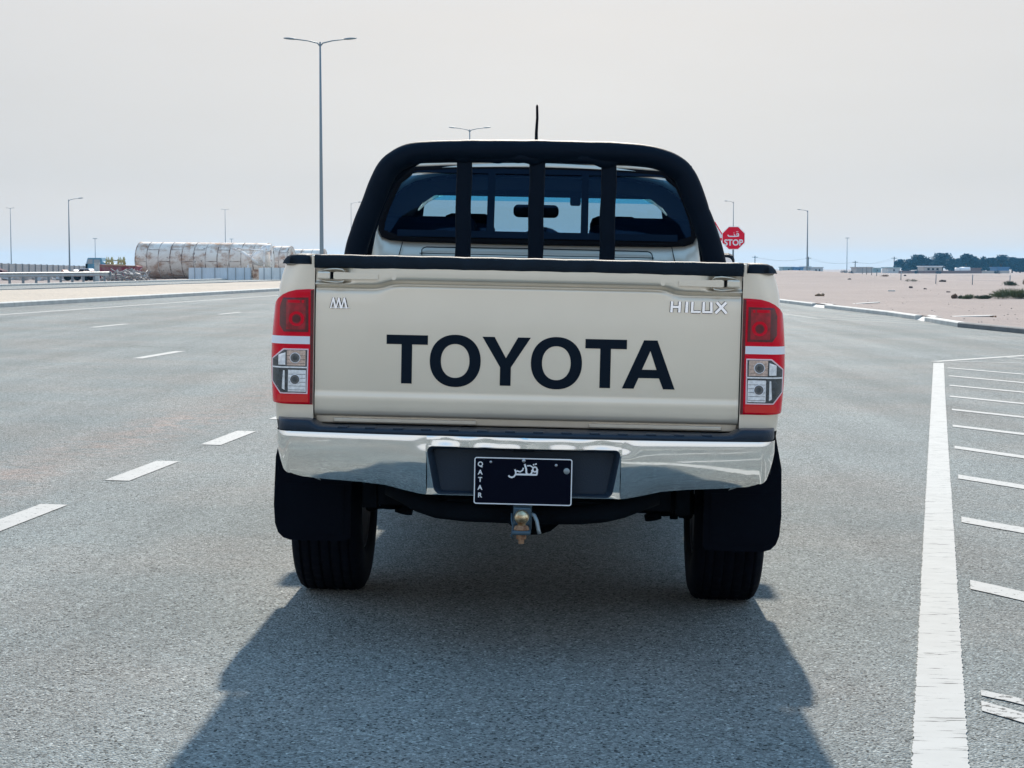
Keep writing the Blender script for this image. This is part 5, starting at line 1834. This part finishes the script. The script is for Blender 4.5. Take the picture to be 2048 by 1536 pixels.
# ---- distant buildings on the right
def building(px0, px1, ytop, ybase, Y, m, label, roof=None, win=2, dep=8):
    a_, b_ = at(px0, ybase, Y), at(px1, ytop, Y)
    w, h = b_.x - a_.x, b_.z - a_.z
    t = empty('building', ((a_.x + b_.x) / 2, Y, a_.z), label, 'building', 'low buildings on the desert horizon')
    g = MB(); g.box((0, dep / 2, h / 2), (w, dep, h)); wl = g.build('wall', m, t)
    g = MB(); g.box((0, dep / 2, h + .12), (w + .5, dep + .5, .25)); g.build('roof', roof or m, t)
    for k in range(win):
        g = MB(); x = -w / 2 + w * (k + 1) / (win + 1); g.box((x, -.04, h * .55), (min(1.2, w * .12), .1, h * .35)); g.build('window', M['under'], t)
    return t
mb1 = mat('white_render', (.55, .56, .55), .9, var=.1, scale=.3); mb2 = mat('blue_sheet', (.08, .20, .38), .7, var=.15, scale=.3)
mb3 = mat('cream_render', (.46, .41, .37), .9, var=.1, scale=.3); mb4 = mat('brown_mud_wall', (.22, .15, .14), .9, var=.15, scale=.2)
mb5 = mat('teal_sheet', (.28, .40, .42), .7, var=.15, scale=.3)
building(1566, 1589, 535, 546, 560, mb5, 'pale teal shed nearest the truck on the horizon', win=1)
building(1590, 1607, 535.5, 546, 555, mb2, 'small blue site cabin beside the berm lamp', win=1)
building(1608, 1622, 534, 546, 570, mb1, 'narrow white hut just right of the berm lamp', win=1)
building(1625, 1646, 535.5, 546, 565, mb1, 'wider white hut with flat roof next to the narrow one', win=2)
building(1712, 1745, 535.5, 546, 540, mb3, 'plain cream walled building left of the tree cluster', win=0)
building(1747, 1762, 537, 546, 560, mb5, 'low greenish shed behind the cream building', win=1)
building(1776, 1800, 536, 546, 500, mb1, 'small white building at the left foot of the trees', mb5, win=1)
building(1848, 1884, 533.5, 544, 505, mb3, 'long cream building with white roof under the trees', M['white'], win=3)
building(1935, 1962, 537.5, 546, 500, mb4, 'dark brown building between the trees', win=0)
building(1995, 2018, 535.5, 546, 500, mb2, 'low blue-grey building at right under the trees', win=0)
a_, b_ = at(1797, 543, 470), at(2019, 543, 470)
t = empty('boundary_wall', (a_.x, 470, -.4), 'low brown boundary wall in front of the distant trees', 'wall')
for k in range(8):
    g = MB(); w = (b_.x - a_.x) / 8; g.box((w * (k + .5), 0, .30 + .03 * (k % 3)), (w * .98, .3, 1.1)); g.build('wall_section', mb4 if k < 6 else mb3, t)
# white tanker parked by the trees
p = at(1928, 539, 480)
t = empty('tanker', (p.x, 480, -.4), 'white tanker truck parked in front of the trees', 'truck')
g = MB(); g.tube([(-1.2, 0, 1.1), (1.6, 0, 1.1)], .75, 14); g.build('tank', M['white'], t)
g = MB(); g.box((-1.9, 0, 1.0), (1.0, 1.8, 1.3), bev=.15); g.build('cab', M['white'], t)
for x in (-1.8, .4, 1.3):
    g = MB(); g.lathe([(0, -.1), (.4, -.1), (.4, .1), (0, .1)], (x, -.8, .4), 'Y', 14); g.build('wheel', M['under'], t)

# utility poles and wires
UP = []
for px, yt, lb in ((1510, 511.5, 'distant wooden utility pole between the stop sign and the truck corner'), (1617, 513.5, 'distant utility pole close beside the berm lamp'), (1710.5, 521.5, 'short distant utility pole above the cream building'), (1788.5, 513.5, 'distant utility pole at the left end of the trees')):
    Y = 620; p = at(px, yt, Y)
    t = empty('utility_pole', (p.x, Y, -.5), lb, 'utility pole', 'utility poles on the horizon')
    g = MB(); g.tube([(0, 0, 0), (0, 0, p.z + .5)], [.17, .13], 8); g.build('pole', M['under'], t)
    g = MB(); g.box((0, 0, p.z + .5 - .5), (2.0, .15, .15)); g.build('crossarm', M['under'], t)
    UP.append(Vector((p.x, Y, p.z)))
g = MB()
for a_, b_ in zip(UP, UP[1:]):
    for dz, dx in ((-.5, -.8), (-.5, .8)):
        g.tube([a_.lerp(b_, k / 10) + Vector((dx, 0, dz - 1.1 * math.sin(math.pi * k / 10))) for k in range(11)], .022, 4)
tag(g.build('overhead_wire', M['galv_far']), 'thin overhead wires strung between the distant utility poles', 'wire')

# ---- wire fence in the sand
FP = [(1724.5, 548, 563), (1733, 549, 564), (1743, 548.5, 564.5), (1753, 549, 565), (1801.5, 551, 568), (1871.5, 551, 570), (1944.5, 551, 571), (2019.5, 550, 571)]
f0 = None
t = None
posts = []
for px, y0_, y1_ in FP:
    Y = 1.40 * 3500 / (y1_ - 535)
    p = at(px, y1_, Y); posts.append((p.x, p.y, desert_z(p.x, p.y), (y1_ - y0_) / 3500 * Y))
t = empty('wire_fence', posts[0][:3], 'run of thin posts with slack wire crossing the sand', 'fence')
for x, y, z, h in posts:
    g = MB(); g.tube([(x - posts[0][0], y - posts[0][1], z - posts[0][2] - .1), (x - posts[0][0] + .02, y - posts[0][1], z - posts[0][2] + h)], .035, 6); g.build('fence_post', M['galv_far'], t)
g = MB()
for (x, y, z, h), (x2, y2, z2, h2) in zip(posts, posts[1:]):
    for q in (.45, .9):
        g.tube([(x - posts[0][0], y - posts[0][1], z - posts[0][2] + h * q), (x2 - posts[0][0], y2 - posts[0][1], z2 - posts[0][2] + h2 * q)], .004, 4)
g.build('fence_wire', M['galv_far'], t)

# ---- trees and bushes
def leaf_mat(name, c, var=.35):
    m, n, l, b = newmat(name)
    oi = n.new('ShaderNodeNewGeometry')
    mr = n.new('ShaderNodeMapRange'); mr.inputs[3].default_value = 1 - var; mr.inputs[4].default_value = 1 + var
    l.new(oi.outputs['Random Per Island'], mr.inputs[0])
    vm = n.new('ShaderNodeVectorMath'); vm.operation = 'SCALE'; vm.inputs[0].default_value = c; l.new(mr.outputs[0], vm.inputs['Scale'])
    l.new(vm.outputs[0], b.inputs['Base Color']); b.inputs['Roughness'].default_value = .8
    b.inputs['Specular IOR Level'].default_value = .2
    return m
M['leaf'] = leaf_mat('haze_blue_foliage', (.005, .060, .105))  # blue of the distant haze mixed into the leaf colour
M['bark'] = mat('bark', (.12, .09, .07), .9)
M['shrub'] = leaf_mat('desert_shrub', (.13, .15, .07))
M['shrub_dark'] = leaf_mat('dark_desert_shrub', (.075, .095, .055))
M['shrub_dry'] = leaf_mat('dry_shrub', (.20, .13, .09))
def leaf(g, c, s, rnd):
    a = Vector((rnd.gauss(0, 1), rnd.gauss(0, 1), rnd.gauss(0, 1))).normalized()
    b = a.cross(Vector((rnd.gauss(0, 1), rnd.gauss(0, 1), rnd.gauss(0, 1)))).normalized()
    g.bm.faces.new([g.bm.verts.new(c + a * s), g.bm.verts.new(c + b * s * .6), g.bm.verts.new(c - a * s), g.bm.verts.new(c - b * s * .6)])
def tree(px, hwpx, ytop, Y, label, dens=1., seed=1):
    rnd = random.Random(seed)
    k_ = Y / 3500
    p = at(px, 545, Y); zb = desert_z(p.x, Y)
    H = CAMZ + (535 - ytop) * k_ - zb; W_ = hwpx * k_
    t = empty('tree', (p.x, Y, zb), label, 'tree', 'trees behind the boundary wall')
    g = MB()
    g.tube([(0, 0, -.2), (.1, 0, H * .2), (.05, .1, H * .42)], [.28, .22, .14], 8)
    limbs = []
    for q in range(7):
        a = q * 2.4 + rnd.random(); L_ = W_ * rnd.uniform(.4, .75)
        e_ = Vector((math.cos(a) * L_, math.sin(a) * L_ * .8, H * rnd.uniform(.5, .85)))
        g.tube([(.05, .1, H * .3), (e_.x * .5, e_.y * .5, H * .5), e_], [.11, .07, .03], 6); limbs.append(e_)
    g.build('trunk', M['bark'], t)
    g = MB()
    cl = []
    for q in range(int(26 * dens)):
        a = rnd.uniform(0, 6.283); rr = W_ * math.sqrt(rnd.random()) * 1.0
        zz_ = rnd.uniform(.12, 1)
        env = math.sin(math.pi * min(1, .25 + zz_ * .72)) ** .6
        c_ = Vector((math.cos(a) * rr * env, math.sin(a) * rr * env * .9, H * (.10 + .82 * zz_)))
        cl.append((c_, rnd.uniform(.20, .34) * W_ + .3))
    for c_, r_ in cl:
        for _ in range(int(85)):
            v = Vector((rnd.gauss(0, 1), rnd.gauss(0, 1), rnd.gauss(0, 1))).normalized() * r_ * rnd.random() ** .35
            v.z *= .75
            q = c_ + v
            if q.z > H: q.z = H - rnd.random() * .2
            leaf(g, q, rnd.uniform(.18, .36), rnd)
    g.build('crown', M['leaf'], t, recalc=False)
for i, (px, w_, yt, Yd, dn, lb) in enumerate([
    (1798, 12, 519, 545, .45, 'thin sparse tree at the left end of the distant clump'),
    (1815, 15, 518, 548, .8, 'smaller round tree beside the sparse leftmost one'),
    (1838, 24, 510, 540, 1.5, 'broad rounded tree left of the tallest crown'),
    (1884, 26, 506.5, 536, 1.7, 'tallest domed tree in the distant clump'),
    (1908, 15, 518, 560, .9, 'lower tree filling the dip right of the tallest crown'),
    (1934, 18, 508, 545, 1.1, 'upright tree right of centre with gaps in its crown'),
    (1960, 14, 508, 542, 1.0, 'square-topped tree in the right half of the clump'),
    (1980, 15, 516, 550, 1.0, 'low bushy tree beside the square-topped one'),
    (2003, 17, 510, 548, .8, 'ragged open tree near the right edge of the photo'),
    (2024, 18, 515, 545, 1.1, 'spreading tree with sloping crown near the right edge'),
    (2052, 22, 521, 550, 1.2, 'low tree cut by the right edge of the photo'),
    (1858, 20, 519, 566, 1.0, 'low shadowy tree filling the gap left of the tallest crown'),
    (1921, 18, 516, 570, 1.0, 'low tree behind the gap between the tallest crown and the upright tree'),
    (1948, 16, 513, 566, .9, 'low tree behind the upright and the square-topped trees'),
    (1992, 18, 516, 568, 1.0, 'low tree behind the gap left of the ragged tree'),
    (2040, 20, 517, 566, 1.0, 'low tree filling in just before the right edge')]):
    tree(px, w_, yt, Yd, lb, dn, 100 + i)

def bush(px, pw, ytop, ybase, m, label, Y=None, n=900, seed=3, name='bush', spiky=True, cat='bush', group='desert bushes'):
    rnd = random.Random(seed)
    Yg = Y or 1.40 * 3500 / (ybase - 535)
    k_ = Yg / 3500
    p = at(px, ybase, Yg); zb = desert_z(p.x, Yg)
    H = (ybase - ytop) * k_; W_ = pw * k_ / 2
    g = MB()
    lobes = [(rnd.uniform(-.7, .7) * W_, rnd.uniform(-.5, .5) * W_, rnd.uniform(.6, 1)) for _ in range(9)]
    for k in range(n):
        lx, ly, lh = lobes[k % 9]
        lx += rnd.gauss(0, .18) * W_; ly += rnd.gauss(0, .2) * W_
        env = math.sqrt(max(.05, 1 - (lx / (W_ * 1.05)) ** 2)) * lh
        b_ = Vector((lx * .6, ly * .6, 0)); tip = Vector((lx * 1.05, ly * 1.05, H * env * rnd.uniform(.5, 1.08)))
        if spiky:
            mid_ = b_.lerp(tip, rnd.uniform(.3, .8)); w = max(.012, .35 * k_) * rnd.uniform(.6, 1.4)
            s_ = Vector((rnd.gauss(0, 1), rnd.gauss(0, 1), rnd.gauss(0, .4))).normalized() * w
            g.bm.faces.new([g.bm.verts.new(mid_ - s_), g.bm.verts.new(mid_ + s_), g.bm.verts.new(tip)])
        leaf(g, b_.lerp(tip, rnd.uniform(.1, .95)), max(.02, .5 * k_) * rnd.uniform(.7, 1.6), rnd)
    o = g.build(name, m, None, recalc=False); o.location = (p.x, Yg, zb)
    return tag(o, label, cat, group)
bush(2030, 110, 573, 597, M['shrub'], 'largest olive green bush on the sand at the right edge', n=2600, seed=5)
bush(1966, 44, 587, 597, M['shrub_dark'], 'low dark green bush touching the left side of the largest bush', n=900, seed=6)
bush(1940, 34, 586, 597, M['shrub'], 'low green scrub midway between the brown tuft and the largest bush', n=700, seed=7)
bush(1925, 22, 588, 596.5, M['shrub_dark'], 'small dark scrub just right of the brown dead tuft', n=500, seed=8)
bush(1908, 16, 585, 596.5, M['shrub_dry'], 'reddish brown dead tuft at the left end of the scrub row', n=400, seed=9)
bush(2018, 32, 562, 573.5, M['shrub_dark'], 'round green bush behind the largest one, near a fence post', n=900, seed=10)
bush(2052, 14, 556, 570, M['shrub_dry'], 'dry bush just cut by the right edge', n=300, seed=11)
bush(1661, 26, 546, 554.5, M['shrub_dark'], 'flat dark green bush on the slope right of the berm lamp', n=600, seed=12)
bush(1709, 24, 552, 558.5, M['shrub'], 'pale green low bush before the short fence posts', n=500, seed=13)
bush(1688, 18, 535, 545, M['leaf'], 'dark round shrub on the horizon left of the thin mast', Y=420, n=700, seed=14, spiky=False)
bush(1701, 12, 537, 545, M['leaf'], 'small dark shrub on the horizon right of the thin mast', Y=425, n=400, seed=15, spiky=False)
bush(1832, 10, 534, 546, M['leaf'], 'dark bushy shrub in front of the tall trees left of the cream building', Y=430, n=400, seed=16, spiky=False)
bush(1877, 14, 537, 546.5, M['leaf'], 'dark green shrub in front of the long cream building', Y=425, n=400, seed=17, spiky=False)
bush(1994, 18, 536, 547, M['leaf'], 'open shrub in front of the blue-grey building', Y=420, n=500, seed=18, spiky=False)
bush(1772, 24, 560, 565.5, M['shrub_dry'], 'dry tangled branch lying behind the short fence posts', n=200, seed=19)
bush(1822, 30, 561, 569, M['shrub_dark'], 'sparse dry weeds between two fence posts', n=160, seed=20)
# debris lying on the sand
def debris(px, py, wpx, hpx, m, label, name='rock', cat='debris', seed=0, flat=False):
    Y = 1.40 * 3500 / (py - 535); k_ = Y / 3500
    p = at(px, py, Y); rnd = random.Random(seed + int(px))
    g = MB()
    if flat:
        g.box((0, 0, hpx * k_ * .4), (wpx * k_, wpx * k_ * .35, hpx * k_), Matrix.Rotation(rnd.uniform(-.15, .15), 4, 'Y'), bev=hpx * k_ * .2)
    else:
        for q in range(4):
            bmesh.ops.create_icosphere(g.bm, subdivisions=2, radius=1, matrix=Matrix.Translation(((q - 1.5) * wpx * k_ * .22, rnd.uniform(-.1, .1), hpx * k_ * rnd.uniform(.2, .5))) @ Matrix.Diagonal((wpx * k_ * .22, wpx * k_ * .2, hpx * k_ * rnd.uniform(.35, .7), 1)))
        for v in g.bm.verts: v.co += Vector((rnd.uniform(-1, 1), rnd.uniform(-1, 1), rnd.uniform(-1, 1))) * hpx * k_ * .12
    o = g.build(name, m); o.location = (p.x, Y, desert_z(p.x, Y)); return tag(o, label, cat, 'debris on the sand')
m_rk = mat('dark_scrap', (.07, .05, .045), .9); m_br = mat('brown_scrap', (.20, .12, .06), .9, var=.4, scale=6); m_pl = mat('pale_slab', (.62, .58, .52), .9, var=.1)
debris(1640, 592.5, 18, 5, m_br, 'brown scrap of bark alone on the sand nearest the truck')
debris(1699, 568.5, 7, 3, m_rk, 'small dark stone left of the short fence posts')
debris(1783, 584, 14, 3, m_pl, 'small pale slab lying alone on open sand', 'slab', flat=True)
debris(1822, 577, 7, 5, m_rk, 'dark stone with pale edge below the second fence gap')
debris(1885, 568, 13, 4, m_rk, 'dark flat lump just right of a tall fence post')
debris(1778, 556.5, 8, 3, m_rk, 'dark stone pair beyond the wire fence')
debris(1810, 552, 5, 3.5, m_rk, 'small round dark stone furthest out beyond the fence')
debris(1850, 579.5, 5, 2.5, m_rk, 'tiny dark stone left of the brown dead tuft')
debris(1897, 586, 7, 3, m_rk, 'dark stone just above the scrub row left end')
debris(1725, 610, 66, 1.5, m_pl, 'long thin pale slab lying near the far kerb gap', 'slab', flat=True)
debris(1945, 634, 78, 2, m_pl, 'long pale concrete strip lying behind the curved kerb', 'slab', flat=True)
debris(1986, 635, 10, 4, m_br, 'brown broken piece at the end of the pale strip')
random.seed(77)
g = MB()
for _ in range(220):
    y = random.uniform(24, 70) if random.random() < .75 else random.uniform(70, 160)
    x = kerb_x(y) + .5 + random.uniform(0, 18) * random.random() + (0 if y < 70 else random.uniform(0, 20))
    stone(g, x, y, desert_z(x, y) + .005, random.uniform(.008, .026) * (1 if y < 70 else 1.5))
tag(g.build('pebbles', mat('sand_pebble', (.30, .25, .22), .9, var=.4, scale=.5)), 'scattered small pebbles on the sand beyond the kerb', 'pebbles', kind='stuff')

# ---- haze
g = MB(); g.box((0, 600, 10.5), (4200, 4200, 25.6))
hz = g.build('haze', M['gap']); hz['kind'] = 'stuff'; hz['label'] = 'thin pale dusty haze filling the air over the desert'; hz['category'] = 'haze'
hm = bpy.data.materials.new('haze'); hm.use_nodes = True
hn, hl = hm.node_tree.nodes, hm.node_tree.links; hn.clear()
ho = hn.new('ShaderNodeOutputMaterial'); pv_ = hn.new('ShaderNodeVolumePrincipled')
pv_.inputs['Color'].default_value = (.22, .60, 1.0, 1)
pv_.inputs['Density'].default_value = .00015
pv_.inputs['Anisotropy'].default_value = .3
hl.new(pv_.outputs[0], ho.inputs['Volume'])
hz.data.materials.clear(); hz.data.materials.append(hm)
